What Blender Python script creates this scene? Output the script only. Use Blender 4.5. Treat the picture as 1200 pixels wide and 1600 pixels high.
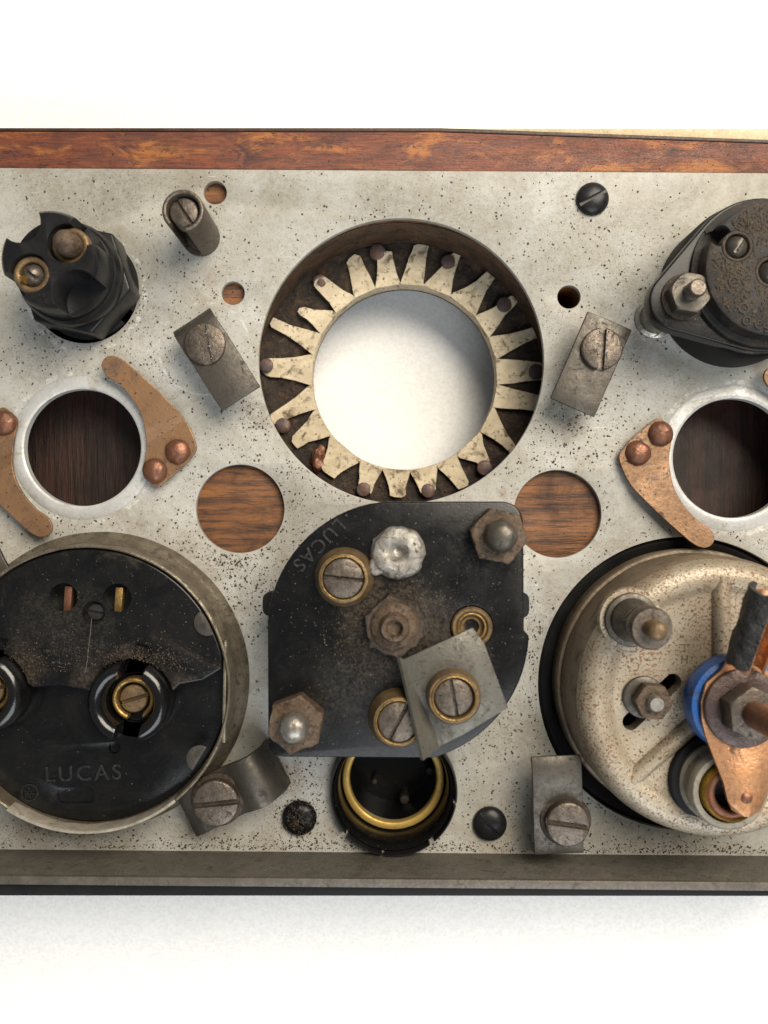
import bpy, bmesh, math, random
from mathutils import Vector, Matrix, noise as mnoise

# ------------------------------------------------------------------ camera, light, exposure
# lengths below are in "units" of 1/7.5 mm; S turns them into metres
S = 1.0 / 7500.0
D = 1300.0            # lens height above the grey plate, in units
ZT = 215.0            # the plate stands this far above the tabletop
sc = bpy.context.scene
for o in list(bpy.data.objects):
    bpy.data.objects.remove(o)
COL = sc.collection

cam_d = bpy.data.cameras.new('camera')
cam = bpy.data.objects.new('camera', cam_d); COL.objects.link(cam)
cam.location = (0, 0, (D + ZT) * S)
cam_d.sensor_fit = 'VERTICAL'; cam_d.sensor_height = 36.0
cam_d.lens = 36.0 * D / 1600.0
cam_d.clip_start = 0.005; cam_d.clip_end = 50
cam_d.dof.use_dof = True
cam_d.dof.focus_distance = (D - 25) * S
cam_d.dof.aperture_fstop = cam_d.lens / 2.0
sc.camera = cam

world = bpy.data.worlds.new('World'); sc.world = world; world.use_nodes = True
bg = world.node_tree.nodes['Background']
bg.inputs[0].default_value = (0.86, 0.94, 1.0, 1); bg.inputs[1].default_value = 0.20

def area(name, loc, target, size, power, col, shape='SQUARE'):
    l = bpy.data.lights.new(name, 'AREA'); l.energy = power; l.color = col
    l.size = size; l.shape = shape
    o = bpy.data.objects.new(name, l); COL.objects.link(o)
    o.location = loc
    d = Vector(target) - Vector(loc)
    o.rotation_euler = d.to_track_quat('-Z', 'Y').to_euler()
    return o
area('key_lamp', (0.26, 0.31, 0.54), (0.0, 0.0, 0.0), 0.44, 8.2, (1.0, 0.905, 0.76))
area('window_fill', (0.20, -0.66, 0.66), (0, 0, 0), 0.66, 6.4, (0.91, 0.96, 1.0))

sc.view_settings.view_transform = 'Standard'
sc.view_settings.look = 'None'
sc.view_settings.gamma = 1.0
sc.view_settings.exposure = 0.0
sc.view_settings.use_curve_mapping = False

R = random.Random(7)

# ------------------------------------------------------------------ helpers
def C(x, y):                       # plan position (x right, y down) -> centred plan
    return (x - 600.0, 800.0 - y)
def P(x, y, h):                    # plan position of a point seen at (x,y) that stands h above the plate
    k = (D - h) / D
    return (600 + (x - 600) * k, 800 + (y - 800) * k)
def WL(x, y, z):                   # world metres
    a, b = C(x, y)
    return Vector((a * S, b * S, (z + ZT) * S))

def lathe(bm, cx, cy, prof, segs=48, a0=0.0, a1=360.0, closed=False, sx=1, sy=1, rot=0):
    """revolve (r,z) profile about the vertical through cx,cy"""
    X, Y = C(cx, cy)
    full = abs(a1 - a0) >= 359.9
    n = segs if full else segs + 1
    rows = []
    cr, sr = math.cos(math.radians(rot)), math.sin(math.radians(rot))
    for (r, z) in prof:
        if r < 1e-6:
            rows.append([bm.verts.new((X, Y, z))]); continue
        row = []
        for i in range(n):
            a = math.radians(a0 + (a1 - a0) * i / segs)
            u, v = r * math.cos(a) * sx, r * math.sin(a) * sy
            row.append(bm.verts.new((X + u * cr - v * sr, Y + u * sr + v * cr, z)))
        rows.append(row)
    pairs = list(zip(rows[:-1], rows[1:]))
    if closed: pairs.append((rows[-1], rows[0]))
    for A, B in pairs:
        m = n if full else n - 1
        for i in range(m):
            j = (i + 1) % n
            if len(A) == 1 and len(B) == 1: continue
            if len(A) == 1: f = (A[0], B[i], B[j])
            elif len(B) == 1: f = (A[i], B[0], A[j])
            else: f = (A[i], B[i], B[j], A[j])
            try: bm.faces.new(f)
            except ValueError: pass
    return bm

def rr(pts, r, n=5):
    """round the corners of a polygon; r single or list"""
    out = []; N = len(pts)
    for i in range(N):
        p = Vector(pts[i]); a = Vector(pts[i - 1]); b = Vector(pts[(i + 1) % N])
        q = r[i] if isinstance(r, (list, tuple)) else r
        if q <= 0: out.append(tuple(p)); continue
        u = (a - p); v = (b - p)
        q = min(q, u.length * .49, v.length * .49)
        A = p + u.normalized() * q; B = p + v.normalized() * q
        for k in range(n + 1):
            t = k / n
            out.append(tuple((1 - t) ** 2 * A + 2 * t * (1 - t) * p + t * t * B))
    return out

def circ(cx, cy, r, n=48, a0=0):
    return [(cx + r * math.cos(a0 + 2 * math.pi * i / n), cy + r * math.sin(a0 + 2 * math.pi * i / n)) for i in range(n)]
def hexa(cx, cy, r, rot=0):
    return circ(cx, cy, r, 6, math.radians(rot))

def prism(bm, pts, z0, z1):
    """z0,z1 numbers or functions of (x,y)"""
    f0 = z0 if callable(z0) else (lambda x, y: z0)
    f1 = z1 if callable(z1) else (lambda x, y: z1)
    lo = [bm.verts.new((*C(x, y), f0(x, y))) for x, y in pts]
    hi = [bm.verts.new((*C(x, y), f1(x, y))) for x, y in pts]
    n = len(pts)
    bm.faces.new(hi); bm.faces.new(lo[::-1])
    for i in range(n):
        j = (i + 1) % n
        bm.faces.new((lo[i], lo[j], hi[j], hi[i]))
    return bm

def strap(bm, p0, p1, width, prof, th):
    """sheet strip: runs from p0 to p1; prof = list of (t along 0..1, z of underside); th thickness"""
    a = Vector(p0); b = Vector(p1); d = b - a; L = d.length; u = d / L; w = Vector((-u.y, u.x)) * width / 2
    n = len(prof)
    pts = [Vector((t * L, z)) for t, z in prof]
    top = []
    for i in range(n):
        q = pts[min(i + 1, n - 1)] - pts[max(i - 1, 0)]
        q.normalize(); top.append(pts[i] + Vector((-q.y, q.x)) * th)
    rows = []
    for i in range(n):
        row = []
        for (q, s) in ((pts[i], -1), (pts[i], 1), (top[i], 1), (top[i], -1)):
            c = a + u * q.x + w * s
            row.append(bm.verts.new((*C(c.x, c.y), q.y)))
        rows.append(row)
    for A, B in zip(rows[:-1], rows[1:]):
        for k in range(4):
            l = (k + 1) % 4
            bm.faces.new((A[k], A[l], B[l], B[k]))
    bm.faces.new(rows[0][::-1]); bm.faces.new(rows[-1])
    return bm

def box(bm, cx, cy, lx, ly, z0, z1, rot=0):
    c, s = math.cos(math.radians(rot)), math.sin(math.radians(rot))
    pts = [(cx + x * c - y * s, cy + x * s + y * c) for x, y in ((-lx/2, -ly/2), (lx/2, -ly/2), (lx/2, ly/2), (-lx/2, ly/2))]
    return prism(bm, pts, z0, z1)

def tube(bm, pts, r, segs=10, cap=True):
    """pts = centred 3-D points in units; r number or list"""
    pts = [Vector(p) for p in pts]; rows = []
    prev = None
    for i, p in enumerate(pts):
        t = (pts[min(i + 1, len(pts) - 1)] - pts[max(i - 1, 0)]).normalized()
        ref = Vector((0, 0, 1)) if abs(t.z) < .9 else Vector((1, 0, 0))
        n1 = t.cross(ref).normalized() if prev is None else (prev - t * prev.dot(t)).normalized()
        prev = n1; n2 = t.cross(n1)
        q = r[i] if isinstance(r, (list, tuple)) else r
        rows.append([bm.verts.new(p + (n1 * math.cos(2*math.pi*k/segs) + n2 * math.sin(2*math.pi*k/segs)) * q) for k in range(segs)])
    for A, B in zip(rows[:-1], rows[1:]):
        for k in range(segs):
            l = (k + 1) % segs
            bm.faces.new((A[k], A[l], B[l], B[k]))
    if cap:
        bm.faces.new(rows[0][::-1]); bm.faces.new(rows[-1])
    return bm

def NB(): return bmesh.new()

def bevel(bm, off, segs=2, ang=32):
    bmesh.ops.recalc_face_normals(bm, faces=bm.faces)
    es = [e for e in bm.edges if len(e.link_faces) == 2 and e.calc_face_angle(0) > math.radians(ang)]
    if es:
        bmesh.ops.bevel(bm, geom=es, offset=off, offset_type='OFFSET', segments=segs, profile=.5, affect='EDGES', clamp_overlap=True)
    return bm

def rough_up(bm, amp, scale, seed=0, cuts=0, zonly=False):
    if cuts: bmesh.ops.subdivide_edges(bm, edges=bm.edges, cuts=cuts, use_grid_fill=True)
    o = Vector((seed * 13.7, seed * 5.1, seed * 3.3))
    for v in bm.verts:
        d = mnoise.noise_vector(v.co / scale + o) + .5 * mnoise.noise_vector(v.co / scale * 2.3 + o)
        v.co += (Vector((0, 0, d.z)) if zonly else d) * amp
    return bm

def bm_obj(bm):
    me = bpy.data.meshes.new('tmp'); bmesh.ops.recalc_face_normals(bm, faces=bm.faces); bm.to_mesh(me)
    o = bpy.data.objects.new('tmp', me); COL.objects.link(o); return o

def cut(bm, cutters):
    """boolean difference, returns a new bmesh"""
    o = bm_obj(bm); cs = [bm_obj(c) for c in cutters]
    for c in cs:
        m = o.modifiers.new('b', 'BOOLEAN'); m.operation = 'DIFFERENCE'; m.object = c; m.solver = 'EXACT'
    dg = bpy.context.evaluated_depsgraph_get(); dg.update()
    me = bpy.data.meshes.new_from_object(o.evaluated_get(dg))
    out = NB(); out.from_mesh(me)
    for x in [o] + cs:
        d = x.data; bpy.data.objects.remove(x); bpy.data.meshes.remove(d)
    bpy.data.meshes.remove(me)
    return out

def sheet(outlines, z0, z1, bev=0.0):
    """flat sheet with holes, from a filled curve: first outline is the outside"""
    cu = bpy.data.curves.new('tmp', 'CURVE'); cu.dimensions = '2D'; cu.fill_mode = 'BOTH'
    cu.extrude = (z1 - z0) / 2 - bev; cu.bevel_depth = bev; cu.bevel_resolution = 1; cu.offset = -bev
    for pts in outlines:
        sp = cu.splines.new('POLY'); sp.points.add(len(pts) - 1); sp.use_cyclic_u = True
        for p, (x, y) in zip(sp.points, pts):
            a, b = C(x, y); p.co = (a, b, 0, 1)
    o = bpy.data.objects.new('tmp', cu); COL.objects.link(o)
    dg = bpy.context.evaluated_depsgraph_get(); dg.update()
    me = bpy.data.meshes.new_from_object(o.evaluated_get(dg))
    bm = NB(); bm.from_mesh(me)
    bmesh.ops.translate(bm, verts=bm.verts, vec=(0, 0, (z0 + z1) / 2))
    bmesh.ops.remove_doubles(bm, verts=bm.verts, dist=.01)
    bpy.data.objects.remove(o); bpy.data.curves.remove(cu); bpy.data.meshes.remove(me)
    return bm

def text(bm_in, s, cx, cy, z, size, rot=0, depth=2.0, spacing=1.0, bev=.35):
    cu = bpy.data.curves.new('tmp', 'FONT'); cu.body = s; cu.size = size; cu.extrude = depth / 2
    cu.align_x = 'CENTER'; cu.align_y = 'CENTER'; cu.space_character = spacing; cu.bevel_depth = bev
    o = bpy.data.objects.new('tmp', cu); COL.objects.link(o)
    dg = bpy.context.evaluated_depsgraph_get(); dg.update()
    me = bpy.data.meshes.new_from_object(o.evaluated_get(dg))
    a, b = C(cx, cy)
    me.transform(Matrix.Translation((a, b, z)) @ Matrix.Rotation(math.radians(rot), 4, 'Z'))
    bm_in.from_mesh(me)
    bpy.data.objects.remove(o); bpy.data.curves.remove(cu); bpy.data.meshes.remove(me)
    return bm_in

def thing(name, label, cat, at, group=None):
    o = bpy.data.objects.new(name, None); COL.objects.link(o)
    o.empty_display_size = .002
    o.location = WL(*at); o['label'] = label; o['category'] = cat
    if group: o['group'] = group
    return o

def mk(name, bm, mat, parent=None, label=None, cat=None, group=None, kind=None, smooth=38):
    bmesh.ops.recalc_face_normals(bm, faces=bm.faces)
    me = bpy.data.meshes.new(name)
    for v in bm.verts: v.co = Vector((v.co.x, v.co.y, v.co.z + ZT)) * S
    xs = [v.co for v in bm.verts]
    org = Vector(((min(v.x for v in xs) + max(v.x for v in xs)) / 2, (min(v.y for v in xs) + max(v.y for v in xs)) / 2, min(v.z for v in xs)))
    for v in bm.verts: v.co -= org
    bm.to_mesh(me); bm.free()
    if smooth:
        for p in me.polygons: p.use_smooth = True
        me.set_sharp_from_angle(angle=math.radians(smooth))
    me.materials.append(mat)
    o = bpy.data.objects.new(name, me); COL.objects.link(o)
    pl = Vector((0, 0, 0)); q = parent
    while q is not None: pl += q.location; q = q.parent
    o.location = org - pl
    if parent is not None: o.parent = parent
    if label: o['label'] = label
    if cat: o['category'] = cat
    if group: o['group'] = group
    if kind: o['kind'] = kind
    return o

# ------------------------------------------------------------------ materials
class G:
    """little node-graph writer"""
    def __init__(s, name):
        s.m = bpy.data.materials.new(name); s.m.use_nodes = True
        s.t = s.m.node_tree; s.N = s.t.nodes
        s.b = s.N['Principled BSDF']; s.out = s.N['Material Output']
        tc = s.N.new('ShaderNodeTexCoord'); oi = s.N.new('ShaderNodeObjectInfo')
        sc_ = s.N.new('ShaderNodeVectorMath'); sc_.operation = 'SCALE'; sc_.inputs['Scale'].default_value = 1 / S
        s.L(tc.outputs['Object'], sc_.inputs[0])
        off = s.N.new('ShaderNodeVectorMath'); off.operation = 'SCALE'; off.inputs[0].default_value = (731, 517, 293)
        s.L(oi.outputs['Random'], off.inputs['Scale'])
        ad = s.N.new('ShaderNodeVectorMath'); ad.operation = 'ADD'
        s.L(sc_.outputs[0], ad.inputs[0]); s.L(off.outputs[0], ad.inputs[1])
        s.co = ad.outputs[0]; s.raw = sc_.outputs[0]
    def L(s, a, b): s.t.links.new(a, b)
    def stretch(s, v):
        m = s.N.new('ShaderNodeVectorMath'); m.operation = 'MULTIPLY'; m.inputs[1].default_value = v
        s.L(s.co, m.inputs[0]); return m.outputs[0]
    def noise(s, size, detail=6, rough=.6, dist=0, co=None):
        n = s.N.new('ShaderNodeTexNoise'); n.inputs['Scale'].default_value = 1.0 / size
        n.inputs['Detail'].default_value = detail; n.inputs['Roughness'].default_value = rough
        n.inputs['Distortion'].default_value = dist
        s.L(co or s.co, n.inputs['Vector']); return n.outputs['Fac']
    def voro(s, size, co=None, feat='F1', rnd=1):
        n = s.N.new('ShaderNodeTexVoronoi'); n.inputs['Scale'].default_value = 1.0 / size; n.feature = feat
        n.inputs['Randomness'].default_value = rnd
        s.L(co or s.co, n.inputs['Vector']); return n.outputs['Distance']
    def near(s, x, y):                 # plan distance from a spot of the panel
        if not hasattr(s, 'pos'):
            ge = s.N.new('ShaderNodeNewGeometry'); m = s.N.new('ShaderNodeVectorMath'); m.operation = 'MULTIPLY'
            m.inputs[1].default_value = (1 / S, 1 / S, 0); s.L(ge.outputs['Position'], m.inputs[0]); s.pos = m.outputs[0]
        n = s.N.new('ShaderNodeVectorMath'); n.operation = 'DISTANCE'; n.inputs[1].default_value = (x - 600, 800 - y, 0)
        s.L(s.pos, n.inputs[0]); return n.outputs['Value']
    def stains(s, col, spots, size=38, lo=.18):
        wob = s.noise(size, 8, .74, .8); tot = None
        brk = s.math('MULTIPLY', s.ramp(s.noise(4.2, 4, .65), .40, .62, lo, 1), s.ramp(s.noise(13, 5, .7), .36, .60, .35, 1))
        for (x, y, rad, k, c) in spots:
            f = s.math('SUBTRACT', s.ramp(s.near(x, y), 0, rad * 1.5, 1.05, 0), s.math('MULTIPLY', wob, 1.05))
            m = s.math('MULTIPLY', s.ramp(f, -.05, .40, 0, k), brk); col = s.mix(m, col, c)
            tot = m if tot is None else s.math('MAXIMUM', tot, m)
        return col, tot
    def ramp(s, f, a, b, lo=0.0, hi=1.0):
        n = s.N.new('ShaderNodeMapRange'); n.inputs['From Min'].default_value = a; n.inputs['From Max'].default_value = b
        n.inputs['To Min'].default_value = lo; n.inputs['To Max'].default_value = hi
        n.interpolation_type = 'SMOOTHSTEP'
        s.L(f, n.inputs['Value']); return n.outputs['Result']
    def math(s, op, a, b):
        n = s.N.new('ShaderNodeMath'); n.operation = op
        for i, v in enumerate((a, b)):
            if isinstance(v, (int, float)): n.inputs[i].default_value = v
            else: s.L(v, n.inputs[i])
        return n.outputs[0]
    def mix(s, f, a, b):
        n = s.N.new('ShaderNodeMix'); n.data_type = 'RGBA'
        for i, v in ((0, f), (6, a), (7, b)):
            if isinstance(v, (int, float)): n.inputs[i].default_value = v
            elif isinstance(v, (tuple, list)): n.inputs[i].default_value = (*v[:3], 1)
            else: s.L(v, n.inputs[i])
        return n.outputs[2]
    def bump(s, h, dist, strength=1.0, prev=None):
        n = s.N.new('ShaderNodeBump'); n.inputs['Distance'].default_value = dist * S; n.inputs['Strength'].default_value = strength
        s.L(h, n.inputs['Height'])
        if prev is not None: s.L(prev, n.inputs['Normal'])
        return n.outputs[0]
    def done(s, col=None, rough=None, metal=None, nrm=None, spec=None):
        for k, v in (('Base Color', col), ('Roughness', rough), ('Metallic', metal), ('Specular IOR Level', spec)):
            if v is None: continue
            if isinstance(v, (int, float)): s.b.inputs[k].default_value = v
            elif isinstance(v, (tuple, list)): s.b.inputs[k].default_value = (*v[:3], 1)
            else: s.L(v, s.b.inputs[k])
        if nrm is not None: s.L(nrm, s.b.inputs['Normal'])
        return s.m

def simple(name, c1, c2, dirt=None, dirt_amt=.5, size=40, rough=(.35, .6), metal=0.0, bumpd=1.0, speck=None, speck_th=.62, speck_size=7, fine=5):
    g = G(name)
    a = g.noise(size, 7, .62); f = g.noise(fine, 4, .6)
    col = g.mix(g.ramp(a, .34, .66), c1, c2)
    col = g.mix(g.ramp(f, .35, .75, 0, .35), col, tuple(x * .55 for x in c1))
    met = metal; ro = g.ramp(g.math('ADD', g.math('MULTIPLY', a, .5), g.math('MULTIPLY', f, .5)), .35, .65, rough[0], rough[1])
    if dirt:
        dn = g.noise(size * .8, 9, .7, .6)
        dm = g.ramp(dn, .62 - .3 * dirt_amt, .74 - .22 * dirt_amt)
        col = g.mix(dm, col, dirt)
        ro = g.math('MAXIMUM', ro, g.math('MULTIPLY', dm, .85))
        if metal > 0: met = g.math('MULTIPLY', metal, g.math('SUBTRACT', 1, g.math('MULTIPLY', dm, .85)))
    if speck:
        sn = g.noise(speck_size, 3, .6)
        col = g.mix(g.ramp(sn, speck_th, speck_th + .05), col, speck)
    n = g.bump(f, bumpd * .7); n = g.bump(a, bumpd * 1.6, .5, n)
    return g.done(col, ro, met, n)

def plate_paint():
    g = G('weathered_grey_paint')
    big = g.noise(260, 5, .6, .5); mid = g.noise(55, 8, .7, .5); fine = g.noise(7, 4, .65); gr = g.noise(2.6, 2, .5)
    col = g.mix(g.ramp(big, .35, .68), (.385, .380, .358), (.325, .315, .278))
    st = g.noise(170, 9, .72, 1.0)
    col = g.mix(g.ramp(st, .47, .72, 0, .70), col, (.225, .20, .155))
    col = g.mix(g.ramp(mid, .46, .74, 0, .65), col, (.26, .23, .175))
    col = g.mix(g.ramp(fine, .46, .74, 0, .55), col, (.22, .195, .15))
    col = g.mix(g.ramp(gr, .52, .74, 0, .30), col, (.17, .15, .115))
    # pepper of fine dark grit marks, gathered in patches
    patch = g.noise(110, 6, .7, .6)
    sn = g.noise(3.3, 2, .5); th = g.math('ADD', sn, g.ramp(patch, .36, .62, -.07, .065))
    col = g.mix(g.ramp(th, .64, .73, 0, .55), col, (.09, .07, .05))
    sn2 = g.noise(4.6, 3, .6); p2 = g.noise(75, 5, .7)
    th2 = g.math('ADD', sn2, g.ramp(p2, .42, .68, -.12, .03))
    col = g.mix(g.ramp(th2, .65, .74, 0, .5), col, (.09, .07, .05))
    rs = g.noise(9, 3, .5); rp = g.noise(95, 3, .5)
    col = g.mix(g.ramp(g.math('MULTIPLY', rs, g.ramp(rp, .5, .8)), .48, .60, 0, .7), col, (.17, .10, .055))
    # bright scratches in two directions
    for rot, sd in ((.9, 0), (-.5, 400)):
        s1 = g.N.new('ShaderNodeTexNoise'); s1.inputs['Scale'].default_value = 1; s1.inputs['Detail'].default_value = 2
        rt = g.N.new('ShaderNodeMapping'); rt.inputs['Rotation'].default_value = (0, 0, rot); rt.inputs['Scale'].default_value = (1/42, 1/1.7, 1)
        rt.inputs['Location'].default_value = (sd, sd * .7, 0)
        g.L(g.co, rt.inputs['Vector']); g.L(rt.outputs[0], s1.inputs['Vector'])
        sm = g.math('MULTIPLY', g.ramp(s1.outputs['Fac'], .72, .75), g.ramp(g.noise(75 + sd * .05, 2), .54, .62))
        col = g.mix(sm, col, (.66, .66, .64))
    # stains and rubbed rings that sit at particular spots of the plate
    col, _m = g.stains(col, ((185, 288, 75, .75, (.17, .15, .115)), (60, 285, 60, .5, (.2, .17, .12)), (440, 300, 60, .6, (.19, .17, .13)), (600, 335, 90, .5, (.17, .15, .115)),
                              (452, 1212, 42, .85, (.17, .115, .055)), (800, 1150, 90, .75, (.18, .155, .12)), (760, 1240, 70, .6, (.2, .175, .14)), (975, 470, 75, .75, (.19, .175, .15)),
                              (900, 360, 90, .55, (.21, .18, .13)), (400, 650, 40, .8, (.15, .13, .10)), (845, 960, 60, .6, (.2, .18, .145)), (330, 860, 90, .55, (.19, .165, .125)),
                              (300, 1290, 60, .55, (.2, .18, .145)), (60, 1300, 60, .5, (.2, .165, .12)), (960, 300, 80, .4, (.24, .2, .14)), (1010, 560, 60, .45, (.2, .18, .15)), (890, 665, 40, .8, (.16, .12, .08)), (785, 770, 14, 1.0, (.16, .09, .04)), (120, 330, 110, .5, (.2, .18, .14)), (330, 300, 90, .45, (.21, .185, .14)), (760, 320, 110, .5, (.2, .175, .13)), (640, 300, 120, .4, (.2, .18, .14)), (60, 560, 80, .5, (.19, .175, .145)), (230, 500, 70, .5, (.19, .175, .145)), (850, 440, 70, .5, (.2, .175, .135)), (430, 440, 60, .5, (.2, .18, .14)), (1150, 300, 90, .4, (.22, .185, .13)), (600, 1310, 140, .5, (.19, .17, .135)), (1000, 1325, 130, .55, (.17, .15, .12)), (180, 1310, 110, .45, (.19, .17, .135)), (400, 930, 60, .5, (.2, .18, .145))), 38, .42)
    for (x, y, r0, r1) in ((134, 455, 88, 97), (129.5, 699.5, 113, 121), (1144, 716, 115, 124), (1027, 505, 31, 35), (320, 545, 70, 74)):
        d_ = g.near(x, y); band = g.math('MULTIPLY', g.ramp(d_, r0 - 1, r0 + 2), g.ramp(d_, r1 - 2, r1 + 1, 1, 0))
        col = g.mix(g.math('MULTIPLY', band, g.ramp(g.noise(16, 6, .75, .5), .47, .62, 0, .6)), col, (.58, .58, .56))
    ro = g.ramp(mid, .3, .75, .40, .68)
    n = g.bump(fine, .8, .7); n = g.bump(mid, 1.6, .5, n)
    return g.done(col, ro, 0.0, n, .4)

def wood(name, c1, c2, c3, axis='x', grain=5, rough=(.4, .65), patch=None, bumpd=1.5):
    g = G(name)
    v = (1/14, 1, 1) if axis == 'x' else (1, 1/14, 1)
    co = g.stretch(v)
    a = g.noise(grain * 3.5, 8, .7, .8, co); f = g.noise(grain * .6, 5, .7, 0, co); b = g.noise(90, 6, .65, .7)
    col = g.mix(g.ramp(a, .3, .66), c1, c2)
    col = g.mix(g.ramp(f, .46, .66, 0, .8), col, c3)
    col = g.mix(g.ramp(b, .48, .74, 0, .8), col, c3)
    if patch:
        pn = g.noise(42, 9, .74, .8, g.stretch((.35, 1, 1)))
        col = g.mix(g.ramp(pn, .49, .62, 0, .8), col, patch)
        pz = g.noise(7, 5, .7)
        col = g.mix(g.ramp(pz, .53, .68, 0, .6), col, (.05, .022, .016))
        pd = g.noise(30, 9, .75, .8, g.stretch((.5, 1, 1)))
        col = g.mix(g.ramp(pd, .56, .66, 0, .85), col, (.045, .022, .022))
    sn = g.noise(5.5, 2, .5)
    col = g.mix(g.ramp(sn, .69, .73), col, (.02, .012, .008))
    n = g.bump(f, bumpd); n = g.bump(a, bumpd * 2, .6, n)
    return g.done(col, g.ramp(b, .3, .7, *rough), 0.0, n, .4)

def rusty_dome():
    g = G('rust_speckled_cream_metal')
    a = g.noise(90, 6, .62, .4)
    col = g.mix(g.ramp(a, .35, .68), (.365, .315, .24), (.255, .21, .147))
    s = g.noise(4.0, 3, .6); s2 = g.noise(70, 4, .6)
    th = g.math('ADD', s, g.ramp(s2, .3, .7, -.06, .035))
    col = g.mix(g.ramp(th, .53, .61, 0, .85), col, (.165, .072, .030))
    s3 = g.noise(4.2, 2, .5)
    col = g.mix(g.ramp(s3, .61, .67, 0, .85), col, (.09, .038, .018))
    n = g.bump(s, .8); n = g.bump(a, 2, .5, n)
    return g.done(col, g.ramp(s, .4, .7, .36, .62), .25, n)

def bakelite(name, base=.012, dirt=(.075, .06, .045), amt=.5, rough=.30, speck=True, dsize=55, spec=.24, spots=()):
    g = G(name)
    a = g.noise(dsize, 9, .7, .6); f = g.noise(5, 4, .62)
    col = g.mix(g.ramp(a, .35, .7), (base, base, base * 1.15), (base * 1.9, base * 1.85, base * 1.8))
    d = g.ramp(g.noise(dsize * 1.7, 9, .74, 1.0), .68 - .28 * amt, .80 - .16 * amt, 0, .8)
    d2 = g.ramp(f, .5, .72, 0, .45)
    col = g.mix(g.math('MULTIPLY', d, g.ramp(f, .3, .6, .35, 1)), col, dirt)
    col = g.mix(g.math('MULTIPLY', d2, .35), col, dirt)
    if spots:
        col, tm = g.stains(col, spots, 26); d = g.math('MAXIMUM', d, g.math('MULTIPLY', tm, 1.6))
    if speck:
        s = g.noise(3.0, 1, .5)
        col = g.mix(g.ramp(s, .755, .79, 0, .7), col, (.22, .20, .17))
    ro = g.math('ADD', g.ramp(a, .3, .7, rough, rough + .10), g.math('MULTIPLY', d, .22))
    n = g.bump(f, .16, .7); n = g.bump(a, .6, .5, n)
    return g.done(col, ro, 0.0, n, spec)

MAT = {}
MAT['plate'] = plate_paint()
MAT['flange'] = simple('grimy_flange_paint', (.076, .068, .054), (.096, .086, .069), (.046, .039, .030), .34, 22, (.5, .75), 0, 2.0, (.24, .23, .20), .68, 3.2, 3.2)
MAT['lip'] = simple('worn_bare_edge', (.105, .091, .075), (.14, .122, .10), (.06, .05, .038), .28, 26, (.4, .6), .4, 1)
MAT['collar'] = simple('scuffed_bare_collar', (.50, .50, .49), (.43, .425, .41), (.27, .25, .21), .32, 45, (.3, .5), .15, .8, (.12, .1, .08), .70, 5)
MAT['wood'] = wood('brown_varnished_wood', (.050, .020, .009), (.215, .082, .022), (.014, .007, .0045), 'x', 6, (.4, .65), None)
MAT['wood_edge'] = wood('chipped_varnished_wood', (.22, .062, .026), (.125, .042, .026), (.055, .022, .018), 'x', 5, (.28, .5), (.36, .135, .035))
MAT['wood_dark'] = wood('dark_stained_wood', (.040, .013, .0075), (.018, .0065, .0042), (.006, .003, .0025), 'y', 10, (.4, .6), None)
MAT['edge_dark'] = simple('dark_varnish_edge', (.03, .014, .008), (.06, .028, .014), None, 0, 30, (.4, .6))
MAT['felt'] = simple('crumbling_dark_backing', (.016, .011, .008), (.040, .026, .017), (.080, .046, .024), .36, 26, (.8, .95), 0, 5, (.10, .08, .06), .70, 4, 6)
MAT['card'] = simple('dirty_cream_card', (.58, .49, .345), (.47, .39, .265), (.12, .085, .05), .36, 26, (.65, .85), 0, .7, (.12, .085, .05), .62, 6, 7)
MAT['tack'] = simple('rusted_tack_steel', (.115, .065, .05), (.085, .072, .08), (.14, .06, .03), .4, 14, (.4, .65), .35, 1)
MAT['black'] = bakelite('black_bakelite', .0036, (.026, .0195, .0135), .22, .17, True, 55, .30)
DB = (.052, .037, .023); DG = (.030, .025, .019)
MAT['black_starter'] = bakelite('black_switch_bakelite', .0040, (.030, .023, .016), .34, .20, True, 55, .30,
    [(616, 960, 120, .9, DB), (690, 990, 90, .85, DG), (550, 1040, 70, .7, DG), (560, 905, 70, .6, DB), (735, 850, 70, .5, DG), (660, 1080, 80, .7, DB), (490, 1080, 60, .6, DG)])
MAT['black_raised'] = bakelite('dust_caked_ammeter_back', .0042, (.034, .026, .018), .48, .20, True, 55, .30,
    [(222, 1030, 56, .9, DB), (60, 1035, 65, .85, DB), (160, 1050, 50, .7, DB), (150, 965, 90, .6, DG), (300, 1060, 40, .6, DB), (90, 960, 80, .5, DG)])
MAT['black_dirty'] = bakelite('dusty_black_bakelite', .0045, (.036, .027, .018), .58, .22)
MAT['black_holder'] = bakelite('satin_black_holder', .0075, (.034, .027, .019), .30, .26, False)
MAT['black_grime'] = bakelite('gritty_black_cap', .010, (.065, .047, .030), .95, .5, True, 30)
MAT['rubber'] = bakelite('black_rubber', .006, (.025, .02, .016), .25, .6, False)
MAT['void'] = simple('void_black', (.006, .005, .005), (.012, .010, .008), None, 0, 20, (.6, .9))  # near-black puts the darkness of holes into the colour
MAT['steel'] = simple('dull_grey_steel', (.108, .096, .080), (.074, .065, .053), (.036, .028, .021), .40, 26, (.36, .56), .68, .5, (.025, .018, .013), .66, 4)
MAT['steel_screw'] = simple('brown_tinged_steel', (.108, .087, .069), (.150, .124, .102), (.046, .033, .024), .38, 13, (.32, .52), .74, 1.0, (.025, .018, .013), .64, 4)
MAT['steel_bright'] = simple('worn_bright_steel', (.34, .32, .285), (.23, .205, .175), (.09, .066, .046), .36, 14, (.28, .46), .85, .9)
MAT['nickel'] = simple('tarnished_nickel', (.23, .195, .142), (.125, .102, .072), (.055, .040, .027), .46, 26, (.32, .52), .55, 1.3, (.035, .027, .019), .64, 6)
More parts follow.
